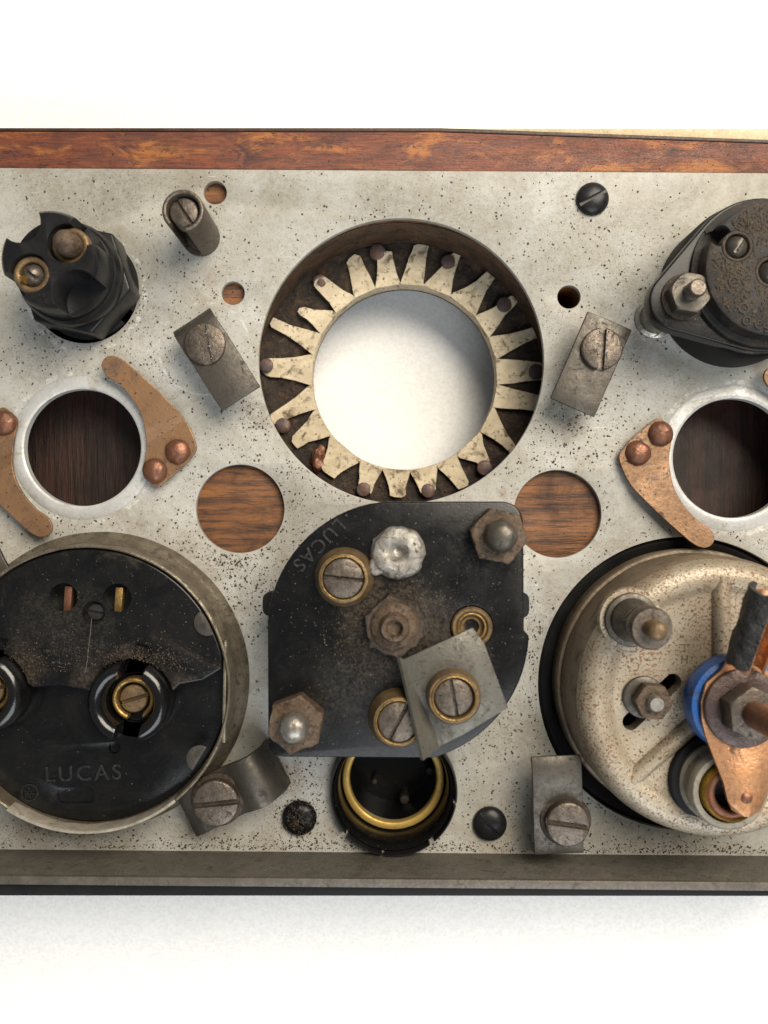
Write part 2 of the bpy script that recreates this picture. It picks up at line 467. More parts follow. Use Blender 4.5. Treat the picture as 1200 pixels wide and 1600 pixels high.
MAT['crimp'] = simple('blackened_tab', (.045, .040, .034), (.075, .066, .055), (.03, .024, .018), .4, 18, (.4, .6), .5, 1)
MAT['rust'] = simple('rusty_steel', (.080, .046, .024), (.112, .082, .054), (.046, .025, .014), .50, 13, (.5, .75), .25, 2.0, (.025, .015, .009), .58, 6)
MAT['rust_dark'] = simple('dark_caked_rust', (.036, .024, .015), (.066, .044, .028), (.020, .013, .009), .5, 12, (.6, .85), .1, 2.8)
MAT['brass'] = simple('aged_brass', (.24, .145, .045), (.36, .23, .075), (.075, .046, .024), .46, 12, (.30, .5), .8, .9)
MAT['brass_bright'] = simple('bright_brass', (.58, .37, .08), (.46, .28, .06), (.17, .10, .035), .30, 22, (.24, .42), .9, .7)
MAT['brass_dull'] = simple('brown_mottled_brass', (.15, .095, .045), (.20, .135, .065), (.07, .045, .026), .45, 16, (.4, .62), .55, 1.2)
MAT['copper'] = simple('tarnished_copper', (.25, .138, .068), (.19, .104, .053), (.085, .050, .030), .36, 40, (.38, .56), .40, .6, (.04, .026, .017), .63, 5)
MAT['copper_rivet'] = simple('brown_copper_rivet', (.20, .085, .047), (.145, .065, .038), (.08, .042, .026), .34, 16, (.36, .55), .55, .8)
MAT['copper_bright'] = simple('bare_copper', (.70, .37, .20), (.50, .25, .12), (.22, .11, .06), .30, 30, (.26, .44), .85, .6)
MAT['washer'] = simple('purple_brown_washer', (.068, .044, .040), (.095, .064, .055), (.045, .029, .023), .4, 20, (.33, .5), .5, 1)
MAT['dome'] = rusty_dome()
MAT['dome_side'] = simple('brown_dusty_case', (.15, .108, .068), (.20, .155, .105), (.085, .058, .036), .4, 50, (.45, .7), .15, 1, (.06, .036, .022), .66, 5)
MAT['blue'] = simple('blue_enamel', (.010, .075, .28), (.016, .10, .34), (.03, .04, .055), .36, 26, (.30, .5), 0, .6, (.05, .05, .05), .68, 5)
MAT['sleeve'] = simple('smoky_grey_sleeve', (.20, .175, .135), (.26, .23, .18), (.09, .07, .05), .40, 26, (.3, .5), .1, .8)
MAT['solder'] = simple('dull_solder', (.33, .315, .285), (.20, .182, .155), (.065, .044, .028), .46, 15, (.4, .6), .4, 1.2)
MAT['char'] = simple('charred_rubber', (.012, .012, .012), (.028, .027, .026), (.05, .042, .035), .3, 14, (.35, .65), 0, 5, (.16, .15, .14), .70, 5)
MAT['table'] = simple('white_tabletop', (.90, .895, .88), (.87, .865, .85), None, 0, 400, (.6, .7), 0, .01)
MAT['batten'] = simple('cream_bare_timber', (.60, .50, .33), (.53, .43, .27), (.36, .27, .16), .2, 40, (.6, .8), 0, 1.2)
MAT['crumb'] = simple('dark_grime_crumbs', (.040, .030, .021), (.080, .058, .040), (.14, .09, .05), .2, 60, (.8, .95), 0, .5)
MAT['dust'] = simple('tan_grime', (.075, .054, .034), (.045, .033, .022), (.14, .105, .062), .22, 20, (.85, .95), 0, .5)
MAT['letter'] = simple('dust_rubbed_lettering', (.0036, .0033, .003), (.0085, .0075, .0065), None, 0, 6, (.3, .5))
MAT['lug_grey'] = simple('grey_green_lug_metal', (.128, .121, .103), (.098, .092, .077), (.052, .044, .033), .36, 24, (.36, .55), .45, .8, (.034, .028, .021), .64, 5)
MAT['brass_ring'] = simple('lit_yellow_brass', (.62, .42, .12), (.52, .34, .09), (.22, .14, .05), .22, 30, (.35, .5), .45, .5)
MAT['pale_edge'] = simple('lit_polished_edge', (.30, .265, .215), (.40, .36, .30), (.12, .095, .068), .34, 22, (.35, .5), .4, .8)
MAT['black_gloss'] = bakelite('glossy_black_collar', .0035, (.03, .023, .016), .2, .12, False, 40, .5)
MAT['lining'] = simple('shaded_grimy_bore', (.055, .027, .013), (.10, .052, .024), (.022, .014, .009), .45, 36, (.6, .85), 0, 2, (.02, .012, .008), .64, 6)
MAT['hair'] = simple('pale_fibre', (.22, .20, .17), (.16, .145, .125), None, 0, 20, (.6, .8))

# ------------------------------------------------------------------ setting
bm = NB(); prism(bm, [(-4000, -3500), (5200, -3500), (5200, 5100), (-4000, 5100)], -ZT - 60, -ZT)
mk('tabletop', bm, MAT['table'], kind='structure')

# ------------------------------------------------------------------ the dashboard panel
X0, X1 = -230, 1430
def top_y(x): return 262 + .0067 * x
def low_y(x): return 1326 + .0085 * x
panel = thing('dashboard_panel', 'grey painted metal instrument plate with round holes, backed by brown wood', 'panel', (600, 800, -ZT))

BIG = (627, 564, 223)
WB = (627, 590, 247)      # bore in the boards, wider than the plate's hole
HL = (129.5, 699.5, 92); HR = (1144, 716, 94)
GAUGE = (1076, 1066); GAP = (1070, 1068, 229)
SOCK = (615, 1233)
open_holes = [(336, 301, 18), (364, 458, 18), (889, 464, 18), (375, 795, 69), (871, 803, 68.5)]
hid = [(132, 452, 84), (*SOCK, 93)]
outer = [(X0, top_y(X0)), (X1, top_y(X1)), (X1, low_y(X1) + 8), (X0, low_y(X0) + 8)]
allh = [BIG, HL, HR, GAP] + open_holes + hid
bm = sheet([outer] + [circ(x, y, r, 160 if r > 150 else 72) for x, y, r in allh], -11, 0, 1.4)
mk('metal_plate', bm, MAT['plate'], panel)

wt = [(X0, 194), (690, 194), (1200, 213), (X1, 223), (X1, low_y(X1)), (X0, low_y(X0))]
up = [WB, (HL[0], HL[1], 148), (HR[0], HR[1], 127), (889, 464, 17), GAP, (132, 452, 84), (*SOCK, 90)]
bm = sheet([wt] + [circ(x, y, r, 120 if r > 150 else 64) for x, y, r in up], -104, -12, 4)
mk('wooden_board', bm, MAT['wood'], panel)
bm = sheet([[(x, y) for x, y in wt], circ(*WB, 120), circ(GAP[0], GAP[1], 195, 80), circ(*SOCK, 92, 60)], -ZT, -104.5, 0)
mk('back_board', bm, MAT['wood_dark'], panel)
# varnished face left showing above the plate, worn through in patches
bm = NB(); prism(bm, [(X0, 203), (690, 204), (1200, 222), (X1, 231), (X1, top_y(X1) - 1), (X0, top_y(X0) - 1)], -11.5, -4); bevel(bm, 2.5)
mk('varnished_strip', bm, MAT['wood_edge'], panel)
bm = NB(); prism(bm, [(X0, 196.5), (690, 196.5), (1200, 215), (X1, 225), (X1, 230), (1200, 221), (690, 203), (X0, 202)], -11.5, -6); bevel(bm, 2)
mk('edge_bead', bm, MAT['edge_dark'], panel)
# upturned flange along the low side
fl = lambda x, d: (x, low_y(x) + d)
bm = NB(); prism(bm, [fl(X0, 1), fl(X1, 1), fl(X1, 12), fl(X0, 12)], -11, 90); bevel(bm, 1.5)
mk('upturned_flange', bm, MAT['flange'], panel)
bm = NB(); prism(bm, [fl(X0, 0), fl(X1, 0), fl(X1, 12.5), fl(X0, 12.5)], 90.3, 97); bevel(bm, 1.2)
mk('flange_lip', bm, MAT['lip'], panel)
bm = NB(); prism(bm, [fl(X0, 13), fl(X1, 13), (X1, 1364), (X0, 1363)], 30, 80); bevel(bm, 2)
mk('edge_strip', bm, MAT['rubber'], panel)
for (hx, hy, hr) in (HL, HR):
    bm = NB(); lathe(bm, hx, hy, [(hr + 20, .2), (hr + 17, 1.4), (hr + 10, 2.6), (hr + 4, 3.6), (hr + 1.5, 3.2), (hr - .6, 1.5), (hr - 1, -11)], 96)
    mk('hole_collar', bm, MAT['collar'], panel)

bm = NB(); prism(bm, [(700, 188), (1430, 188), (1430, 222), (1200, 212.3), (700, 193)], -ZT, -26); bevel(bm, 2)
mk('timber_batten', bm, MAT['batten'], None, 'cream bare timber batten lying against the top wooden edge of the panel', 'batten')

# ------------------------------------------------------------------ cream card trim inside the large round hole
trim = thing('card_trim_ring', 'cream card ring with folded cut tabs tacked inside the large round hole', 'trim ring', (627, 564, -135))
ZS = -107
OC = (634, 573.5)     # centre of the opening
bm = NB()
NR = 26
lathe(bm, *OC, [(155.5, -135)] + [(156 + (262 - 156) * i / NR, ZS) for i in range(NR + 1)], 200)
for v in bm.verts:
    if v.co.z > -120:
        ax, ay = C(WB[0], WB[1])
        rr_ = math.hypot(v.co.x - ax, v.co.y - ay)
        if rr_ > 246:
            v.co.x = ax + (v.co.x - ax) * 246 / rr_; v.co.y = ay + (v.co.y - ay) * 246 / rr_
        p = v.co; q_ = math.hypot(p.x - C(*OC)[0], p.y - C(*OC)[1])
        v.co.z += min(1, max(0, (q_ - 158) / 14)) * (4.5 * mnoise.noise(p / 26) + 4.0 * mnoise.noise(p / 9) + 2.0 * mnoise.noise(p / 4)) - 1
mk('dark_backing', bm, MAT['felt'], trim)
bm = NB(); lathe(bm, WB[0], WB[1], [(246.6, -104), (245.4, -104), (245.4, -13), (246.6, -13)], 160, closed=True)  # added tube; the wall's grime and shade are put into its brown
mk('shaded_bore_lining', bm, MAT['lining'], trim)
bm = NB(); lathe(bm, *OC, [(157, -134), (155, -126), (154.5, -112), (155, -104), (156.5, -100.5), (159, -99.8), (161, -101), (161.5, -108)], 160)
mk('rolled_edge', bm, MAT['card'], trim)
# tabs: notch apex a, notch apex b, tip, tip half-width  (as seen; brought to their own depth)
T = [((502,522),(486,554),(423,503),4), ((486,554),(482,603),(412,574),13), ((482,603),(492,641),(424,657),9),
     ((492,641),(519,679),(460,692),10), ((519,679),(565,717),(512,738),15), ((565,717),(598,732),(570,766),11),
     ((598,732),(641,737),(621,776),12), ((523,488),(502,522),(470,486),4), ((555,466),(523,488),(498,440),11),
     ((585,445),(555,466),(551,402),12), ((626,443),(585,445),(601,398),12), ((661,449),(626,443),(659,381),12),
     ((703,464),(661,449),(712,398),6), ((742,495),(703,464),(768,428),8), ((765,527),(742,495),(803,468),7),
     ((777,561),(765,527),(846,517),7), ((782,602),(777,561),(849,580),14), ((768,636),(782,602),(843,632),12),
     ((749,675),(768,636),(803,706),4), ((713,711),(749,675),(762,726),8), ((682,727),(713,711),(725,760),10), ((641,737),(682,727),(669,769),12)]
def inhole(p, rmax=243):
    v = Vector((p[0] - WB[0], p[1] - WB[1]))
    if v.length > rmax: v = v.normalized() * rmax
    return (WB[0] + v.x, WB[1] + v.y)
for i, (a, b, t, w) in enumerate(T):
    a, b, t = (Vector(P(*q, ZS + 4)) for q in (a, b, t)); w = max(w, 7.5) * 1.12
    o = Vector(OC)
    def pol(v, r): return o + (v - o).normalized() * r
    ai, bi = pol(a, 157), pol(b, 157); am, bmid = pol(a, 162.5 + R.uniform(-1.5, 3)), pol(b, 162.5 + R.uniform(-1.5, 3))
    m = (am + bmid) / 2; d = (t - m); ln = d.length; d = d / ln
    n = (bmid - am).normalized(); hw = (bmid - am).length / 2
    pts = [ai, am + (bmid - am) * .03]
    for k in (.3, .6, .85):      # slightly waisted sides, uneven scissor cuts
        ww = w + (hw - w) * (1 - k) ** 2.1
        pts.append(m + d * ln * k - n * (ww + R.uniform(-1.2, 1.2)))
    pts += [t - n * w * .95 + d * R.uniform(-4, 1), t - n * w * .35 + d * R.uniform(1, 4), t + n * w * .45 + d * R.uniform(0, 3), t + n * w * .95 + d * R.uniform(-5, 1)]
    for k in (.85, .6, .3):
        ww = w + (hw - w) * (1 - k) ** 2.1
        pts.append(m + d * ln * k + n * (ww + R.uniform(-1.2, 1.2)))
    pts += [bmid + (am - bmid) * .03, bi]
    pts = [inhole(q) for q in pts]
    lift = R.uniform(-1, 9)
    def zt(x, y, lift=lift, o=o):
        r = (Vector((x, y)) - o).length
        return ZS + 8.2 - max(0, r - 166) * .045 + lift * max(0, (r - 170) / 50) + (0.6 if r < 162 else 0)
    bm = NB(); prism(bm, pts, lambda x, y: zt(x, y) - 4.0, zt)
    bmesh.ops.recalc_face_normals(bm, faces=bm.faces)
    bmesh.ops.triangulate(bm, faces=[f for f in bm.faces if len(f.verts) > 4])
    mk('tab', bm, MAT['card'], trim, smooth=30)
for (x, y, r) in ((416,571,12), (442,665,13), (568,765,12), (500,440,12), (590,394,14), (700,409,12), (788,476,13), (838,581,13), (757,731,13), (669,767,12)):
    px, py = inhole(P(x, y, -97), 232)
    bm = NB(); lathe(bm, px, py, [(0, -93.5), (r * .5, -93.8), (r * .9, -95), (r, -96.8), (r * .9, -98.5), (2.5, -99), (2.5, -112), (0, -113)], 28)
    rough_up(bm, .5, 9, x)
    mk('tack', bm, MAT['tack'], trim)
bm = NB(); bmesh.ops.create_icosphere(bm, subdivisions=3, radius=1)
q = C(*P(498, 716, -98))
for v in bm.verts: v.co = Vector((q[0] + v.co.x * 11 + v.co.y * 3, q[1] + v.co.y * 22, -99 + v.co.z * 8))
rough_up(bm, 4, 9, 2)
mk('copper_scrap', bm, MAT['copper_rivet'], trim, label='crumpled coppery scrap caught between two tabs')

# ------------------------------------------------------------------ slotted screw bodies
def screw_bm(cx, cy, z0, z1, r, ang, sw=7, sd=9, dome=0, cham=2, segs=48):
    if dome:
        prof = [(0, z0), (r, z0)]
        for k in range(9):
            a = math.pi / 2 * k / 8
            prof.append((r * math.cos(a) if k < 8 else 0, z0 + 3 + (z1 - z0 - 3) * math.sin(a)))
    else:
        prof = [(0, z0), (r - 1, z0), (r, z0 + 1), (r, z1 - cham), (r - cham * .5, z1 - cham * .4), (r - cham * 1.3, z1), (0, z1)]
    bm = NB(); lathe(bm, cx, cy, prof, segs)
    c = NB(); box(c, cx, cy, 2.4 * r, sw, z1 - sd, z1 + 20, ang)
    bm = cut(bm, [c])
    return bm
def hex_bm(cx, cy, r, rot, z0, z1, bv=1.0):
    bm = NB(); prism(bm, hexa(cx, cy, r, rot), z0, z1)
    # chamfered corners by intersecting with a shallow cone
    b = NB(); lathe(b, cx, cy, [(r * .86, z1 + .5), (r * 1.6, z1 + .5), (r * 1.6, z1 - r * .40), (r * .86, z1 + .5)], 40)
    return bevel(cut(bm, [b]), bv, 3 if bv > 1 else 2, 25)
def thread_bm(cx, cy, r, z0, z1, pitch=4.5, tip=None):
    prof = [(0, z0)]; z = z0
    while z < z1 - pitch - 2:
        prof += [(r, z), (r - 1.6, z + pitch * .5)]; z += pitch
    prof += [(r, z), (r, z1 - 4)]
    if tip: prof += [(r * .9, z1 - 1.5), (r * .6, z1 + 1.5), (0, z1 + 2.5)]
    else: prof += [(r - 2.5, z1), (0, z1)]
    bm = NB(); lathe(bm, cx, cy, prof, 32); return bm
def ring_bm(cx, cy, ri, ro, z0, z1, rd=1.5, segs=56):
    bm = NB(); lathe(bm, cx, cy, [(ri, z0), (ro, z0), (ro, z1 - rd), (ro - rd * .4, z1 - rd * .4), (ro - rd, z1), (ri + rd, z1), (ri + rd * .4, z1 - rd * .4), (ri, z1 - rd)], segs, closed=True)
    return bm

# round headed wood screws
def wood_screw(x, y, r, ang, label, mat, gritty=False):
    bm = screw_bm(x, y, .4, 15, r, ang, 5.5, 7, dome=1)
    if gritty: rough_up(bm, 1.0, 6, x)
    mk('round_head_screw', bm, mat, None, label, 'screw', 'round headed screws in the plate')
wood_screw(925, 312, 25.5, -28, 'clean dark round headed screw on the plate below the timber batten', MAT['black_holder'])
wood_screw(468, 1277, 27, 60, 'black round headed screw caked with grit beside the curved clamp', MAT['black_dirty'], True)
wood_screw(765, 1286, 26.5, 52, 'dark round headed screw between the brass ringed socket and the upright clamp', MAT['black_holder'])

# ------------------------------------------------------------------ steel clamps, each held by a slotted screw
def clamp(label, c0, c1, width, prof, th, sx, sy, sr, sz, ang, washer=0, sw=8, hh=17):
    t = thing('steel_clamp', label, 'clamp', (sx, sy, 0), 'steel clamps screwed to the plate')
    bm = NB(); strap(bm, c0, c1, width, prof, th); bevel(bm, 1.3, 2, 60); rough_up(bm, 1.1, 34, sx, 1)
    mk('strap', bm, MAT['steel'], t, smooth=50)
    if washer: mk('washer', ring_bm(sx, sy, sr * .5, washer, sz + .2, sz + 6), MAT['rust_dark'], t)
    z = sz + (6.2 if washer else .3)
    mk('screw', bevel(screw_bm(sx, sy, z, z + hh, sr, ang, sw, min(9, hh - 1.5)), .6, 1, 40), MAT['steel_screw'], t)
    bm = NB(); lathe(bm, sx, sy, [(0, -10), (11, -10), (11, sz), (0, sz)], 20)
    mk('shank', bm, MAT['steel'], t)
    return t
H = 46
a, b = P(300, 502, H), P(377, 623, H)
flat = [(0, H - 14), (.05, H - 5), (.12, H), (.4, H), (.8, H - 1), (1, H - 3)]
sx, sy = P(320, 537, H + 12)
clamp('tilted grey steel clamp left of the large hole, its screw slot chewed', a, b, 68, flat, 7, sx, sy, 31, H + 7.4, 80, hh=6, sw=13)
a, b = P(952, 502, H), P(893, 637, H)
sx, sy = P(940, 545, H + 12)
clamp('tilted brown grey steel clamp right of the large hole', a, b, 72, [(0, H - 2), (.3, H), (.7, H), (1, H - 2)], 7, sx, sy, 31, H + 7.4, 94, hh=9, sw=9)
a, b = P(291, 1271, 35), P(423, 1203, 35)
sx, sy = P(338, 1253, 58)
curl = [(0, 26), (.08, 32), (.2, 34), (.5, 35), (.62, 40), (.72, 50), (.80, 55), (.88, 53), (.95, 44), (1.0, 30), (1.02, 12), (1.02, 2)]
clamp('curled grey steel clamp beside the black ammeter, slot polished bright', a, b, 78, curl, 8, sx, sy, 34, 44, -6, 40)
a, b = P(871, 1186, 80), P(873, 1333, 55)
sx, sy = P(888, 1289, 85)
clamp('upright olive grey steel clamp gripping the edge of the cream gauge', a, b, 74, [(0, 62), (.1, 66), (.5, 60), (.8, 52), (1, 50)], 8, sx, sy, 32, 62.5, 8, 38)
a, b = P(-62, 800, 40), P(-6, 915, 40)
sx, sy = P(-40, 850, 40)
clamp('grey steel clamp above the ammeter, only its corner in view', a, b, 62, [(0, 40), (.5, 40), (1, 38)], 7, sx, sy, 26, 47.4, 70)

# ------------------------------------------------------------------ copper spring clips riveted round the two dark holes
def clip_outline():
    pts = [(166,577),(170,565),(183,559),(200,566),(225,588),(258,619),(287,649),(302,674),(312,703),(291,729),(249,763),(238,755),(226,742),(229,722),(233,700),(232,672),(226,648),(212,624),(192,602),(174,592)]
    return [(x - 129.5, y - 699.5) for x, y in pts]
def copper_clip(label, hole, turn):
    ox, oy = hole[0], hole[1]; s = -1 if turn else 1
    f = lambda p: (ox + s * p[0], oy + s * p[1])
    t = thing('copper_clip', label, 'spring clip', (*f((120, -20)), 0), 'copper spring clips round the dark holes')
    pts = rr([f(p) for p in clip_outline()], 9, 3)
    # the blade beyond the fold line stands a little proud of the riveted foot
    A, B = Vector(f((103, -4))), Vector(f((160, -40)))
    u = (B - A).normalized(); nrm = Vector((u.y, -u.x))
    if (Vector(f((54, -122))) - A).dot(nrm) < 0: nrm = -nrm
    def z0(x, y):
        d = max(0, (Vector((x, y)) - A).dot(nrm))
        return 8.2 + .30 * min(d, 18) + .06 * max(0, d - 18)
    bm = NB(); prism(bm, pts, 0, 5.5)
    for off in (0, 18, 60):
        pc = A + nrm * off
        bmesh.ops.bisect_plane(bm, geom=bm.verts[:] + bm.edges[:] + bm.faces[:], plane_co=(*C(pc.x, pc.y), 0), plane_no=(nrm.x, -nrm.y, 0))
    for v in bm.verts:
        v.co.z += z0(v.co.x + 600, 800 - v.co.y)
    bevel(bm, .9, 2, 50)
    mk('blade', bm, MAT['copper'], t, smooth=14)
    for p in ((151.5, 7), (116.5, 37)):
        x, y = f(p)
        prof = [(19.5, 8)] + [(19.5 * math.cos(k * math.pi / 16), 14 + 13 * math.sin(k * math.pi / 16)) for k in range(8)] + [(0, 27)]
        bm = NB(); lathe(bm, x, y, prof, 40); rough_up(bm, 1.3, 11, x)
        mk('rivet', bm, MAT['copper_rivet'], t)
    bm = NB()
    x, y = f((136, 20)); box(bm, x, y, 56, 26, .4, 8, -40)
    mk('foot', bm, MAT['copper'], t)
copper_clip('tan copper clip between the left dark hole and the tilted clamp', HL, False)
copper_clip('tan copper clip left of the left dark hole, above the ammeter', HL, True)
copper_clip('pinkish copper clip between the right dark hole and the small orange wood hole', HR, True)
copper_clip('copper clip tip under the black diamond flanged switch', HR, False)

# ------------------------------------------------------------------ slotted hollow post
px, py = 314, 371
t = thing('slotted_post', 'brown hollow metal post with a screw inside and a slotted side', 'post', (px, py, 0))
bm = ring_bm(px, py, 23.5, 30, .3, 118, 2)
c = NB(); box(c, px - 7, py + 24, 24, 44, 8, 150, 16)
bm = bevel(cut(bm, [c]), .8, 1, 45)
mk('tube', bm, MAT['steel_screw'], t)
mk('screw', screw_bm(px, py, 84, 111, 20.5, 56, 5, 7), MAT['steel_screw'], t)
bm = NB(); lathe(bm, px, py, [(0, .5), (23.2, .5), (23.2, 12), (13, 14), (13, 85), (0, 85)], 24); mk('shank', bm, MAT['rust_dark'], t)  # wide dark foot is added, standing in for shade inside the tube

# ------------------------------------------------------------------ black bulb holder, upper left
bx, by = 136, 449
t = thing('bulb_holder', 'black hexagonal bulb holder with two brass screw terminals', 'bulb holder', (bx, by, -30))
bm = NB(); prism(bm, hexa(bx, by, 88, 12), 4, 58); bevel(bm, 4, 3)
mk('hex_nut', bm, MAT['black_holder'], t)
bm = NB(); lathe(bm, bx, by, [(60, -30), (81, -30), (81, 2), (60, 2)], 64, closed=True)
c = NB(); box(c, bx + 62, by + 44, 40, 22, -40, 20, 40)
mk('threaded_neck', cut(bm, [c]), MAT['rubber'], t)
bm = NB(); lathe(bm, bx, by, [(0, 55), (74, 55), (76, 58), (76, 76), (72, 82), (0, 82)], 72)
mk('shoulder', bm, MAT['black_holder'], t)
bm = NB(); lathe(bm, bx, by, [(0, 80), (69, 80), (68, 140), (66.5, 146), (63, 150), (0, 150)], 80)
u = Vector((57, -45)).normalized(); v = Vector((-u.y, u.x))       # u along the terminals (image plan)
c0 = Vector((bx, by)); cs = []
def cyl(x, y, r, z0, z1, n=40):
    b = NB(); lathe(b, x, y, [(0, z0), (r, z0), (r, z1), (0, z1)], n); return b
q = c0 - v * 64; cs.append(cyl(q.x, q.y, 29, 105, 170))
q = c0 + v * 62; cs.append(cyl(q.x, q.y, 33, 96, 170))
q = c0 + u * 70; cs.append(cyl(q.x, q.y, 25, 100, 170))
q = c0 - u * 72; cs.append(cyl(q.x, q.y, 25, 100, 170))
t1 = c0 + u * 33; t2 = c0 - u * 33
for q in (t1, t2): cs.append(cyl(q.x, q.y, 27.5, 122, 170))
mk('body', bevel(cut(bm, cs), .9, 2, 40), MAT['black_holder'], t)
for q, big in ((t1, 1), (t2, 0)):
    o = mk('terminal', ring_bm(q.x, q.y, 17, 26.5, 122.5, 143 if not big else 138, 3), MAT['brass_dull'], t)
    if big:
        bm = NB(); lathe(bm, q.x, q.y, [(0, 123), (17.5, 123), (17.5, 154), (15.5, 161), (10, 167), (3, 170), (0, 170)], 32); rough_up(bm, 1.0, 9, 3)
    else:
        bm = screw_bm(q.x, q.y, 123, 151, 17.5, 38, 4.5, 7, dome=1)
    mk('screw', bm, MAT['rust'] if big else MAT['steel_screw'], o)
    d = u if big else -u
    bm = NB()
    w0 = q + d * (4 if big else 12) + v * (-8 if big else 0)
    lathe(bm, w0.x, w0.y, [(6, 140), (4, 150), (2, 158), (0, 168)], 12)
    mk('wire_end', bm, MAT['brass_bright'], o)
bm = NB(); text(bm, '9', *P(66, 464, 150), 150.6, 14, 25, 1.4, 1, .2); mk('raised_figure', bm, MAT['black_holder'], t)

# ------------------------------------------------------------------ diamond flanged switch, upper right
cx, cy = 1141, 461
t = thing('flanged_switch', 'black diamond flanged switch with gritty round cap and hex nut on spacer', 'switch', (cx, cy, 0))
bm = NB(); lathe(bm, cx, cy, [(0, .3), (113, .3), (114, 3), (114, 78), (112, 82), (0, 82)], 96)
mk('base_drum', bm, MAT['rubber'], t)
lobes = [(1022, 498), (1260, 424)]
def hull(circles, n=40):
    pts = [p for (x, y, r) in circles for p in circ(x, y, r, n)]
    pts = sorted(set((round(a, 3), round(b, 3)) for a, b in pts))
    def half(ps):
        h = []
        for p in ps:
            while len(h) >= 2 and (h[-1][0]-h[-2][0])*(p[1]-h[-2][1]) - (h[-1][1]-h[-2][1])*(p[0]-h[-2][0]) <= 0: h.pop()
            h.append(p)
        return h
    lo = half(pts); hi = half(pts[::-1]); return lo[:-1] + hi[:-1]
out = hull([(cx, cy, 110, ), (*lobes[0], 43), (*lobes[1], 43)], 64)
bm = NB(); prism(bm, out, 84, 112); bevel(bm, 3, 3, 50)
mk('flange_plate', bm, MAT['black_dirty'], t)
for i, (lx, ly) in enumerate(lobes):
    bm = NB(); lathe(bm, lx, ly, [(0, .3), (31, .3), (31, 4), (25, 7), (25, 84), (0, 84)], 48)
    mk('spacer', bm, MAT['steel_bright'], t)
    mk('washer', ring_bm(lx + 6, ly - 4, 12, 33, 112.2, 117), MAT['rust_dark'], t)
    n = mk('hex_nut', hex_bm(lx + 6, ly - 4, 30, 10, 117.2, 142), MAT['steel'], t)
    mk('stud', thread_bm(lx + 6, ly - 4, 12.5, 117, 168, 4.5), MAT['steel_screw'], n)
bm = NB(); lathe(bm, cx, cy, [(0, 110), (105, 110), (105, 120), (96, 121), (96, 140), (94, 146), (90, 148), (30, 149), (0, 149)], 96)
cs = [cyl(*P(1126, 368, 148), 15, 116, 170), cyl(*P(1098, 362, 148), 17, 118, 170), cyl(*P(1152, 385, 148), 22, 132, 170), cyl(*P(1204, 425, 148), 22, 130, 170)]
bm = cut(bm, cs)
mk('cap', bevel(bm, 1.2, 2, 45), MAT['black_grime'], t)
for (x, y) in ((1152, 385), (1204, 425)):
    q = P(x, y, 148)
    o = mk('terminal_ring', ring_bm(*q, 17, 21.7, 132.3, 149.5, 1.5), MAT['rust_dark'], t)
    b2 = screw_bm(*q, 132.3, 158, 16.5, -60, 4, 6, dome=1); rough_up(b2, .9, 8, 5)
    mk('screw', b2, MAT['steel'], o)
bm = NB()
for k, (ch, x, y, rz) in enumerate((('O', 1167, 502, 10), ('C', 1185, 508, 15), ('S', 1197, 513, 15))):
    text(bm, ch, *P(x, y, 149), 148.6, 17, rz, 1.8, 1, .3)
for (x, y) in ((1147, 440), (1162, 481)):
    q = P(x, y, 149); lathe(bm, *q, [(5, 147), (8, 147), (8, 150), (5, 150)], 20, closed=True)
mk('raised_lettering', bm, MAT['black_grime'], t)

# ------------------------------------------------------------------ ammeter, lower left
ax_, ay_ = 160, 1061
am = thing('ammeter', 'black bakelite backed round ammeter in a tarnished nickel case', 'ammeter', (ax_, ay_, 0))
bm = NB(); lathe(bm, ax_, ay_, [(150, .3), (229, .3), (230.5, 4), (229, 11), (223, 17), (218, 22), (215, 30), (214, 52), (213, 71), (210.5, 73), (208.5, 71), (207, 40), (150, 40)], 160)
rough_up(bm, .5, 40, 4)
mk('case', bm, MAT['nickel'], am)
ZF = 68     # face height
Fp = lambda x, y, h=ZF: P(x, y, h)
def disc_chord(r, xmax, n=140):
    pts = []
    for (x, y) in circ(ax_, ay_, r, n):
        pts.append((min(x, xmax), y))
    return pts
chord = Fp(347, 1080)[0]
FR = 206
def mound(x, y):                      # the moulded back is higher over its upper half
    return 0
bm = NB(); prism(bm, disc_chord(FR, chord), 26, 46); bevel(bm, 3, 3, 40)
low_face = bm
TL, TRm = Fp(-18, 1080, 62), Fp(207, 1093, 62)
cs = [cyl(*TRm, 37, 36, 90), cyl(*TL, 37, 36, 90), cyl(*Fp(177, 1170, 50), 9, 35, 90, 20)]
b = NB(); prism(b, rr([Fp(*p, 50) for p in ((88, 1231), (145, 1231), (145, 1256), (88, 1256))], 10, 4), 41, 70); cs.append(b)
low_face = cut(low_face, cs)
mk('back_moulding', bevel(low_face, .9, 2, 50), MAT['black'], am)
# upper raised half, its lower edge sweeping round the two terminal collars
up_pts = []
n = 90
for k in range(n + 1):
    a = math.radians(-172 + (172 - 8 + 0) * k / n)
    x, y = ax_ + FR * math.cos(a), ay_ + FR * math.sin(a)
    up_pts.append((min(x, chord), y))
def arc(c, r, a0, a1, m=16):
    return [(c[0] + r * math.cos(math.radians(a0 + (a1 - a0) * k / m)), c[1] + r * math.sin(math.radians(a0 + (a1 - a0) * k / m))) for k in range(m + 1)]
up_pts += [Fp(318, 1062, 62), Fp(282, 1068, 62)]
up_pts += arc(TRm, 62, -12, -168)
up_pts += [Fp(134, 1076, 62), Fp(100, 1070, 62), Fp(55, 1073, 62)]
up_pts += arc(TL, 62, -12, -168)
up_pts += [(ax_ - FR + 6, 1050)]
bm = NB(); prism(bm, up_pts, 46.2, 70); bevel(bm, 6.5, 4, 50)
cs = [cyl(*Fp(100, 933), 21, 40, 90), cyl(*Fp(184, 934), 21, 40, 90), cyl(*Fp(147, 957), 17, 56, 90)]
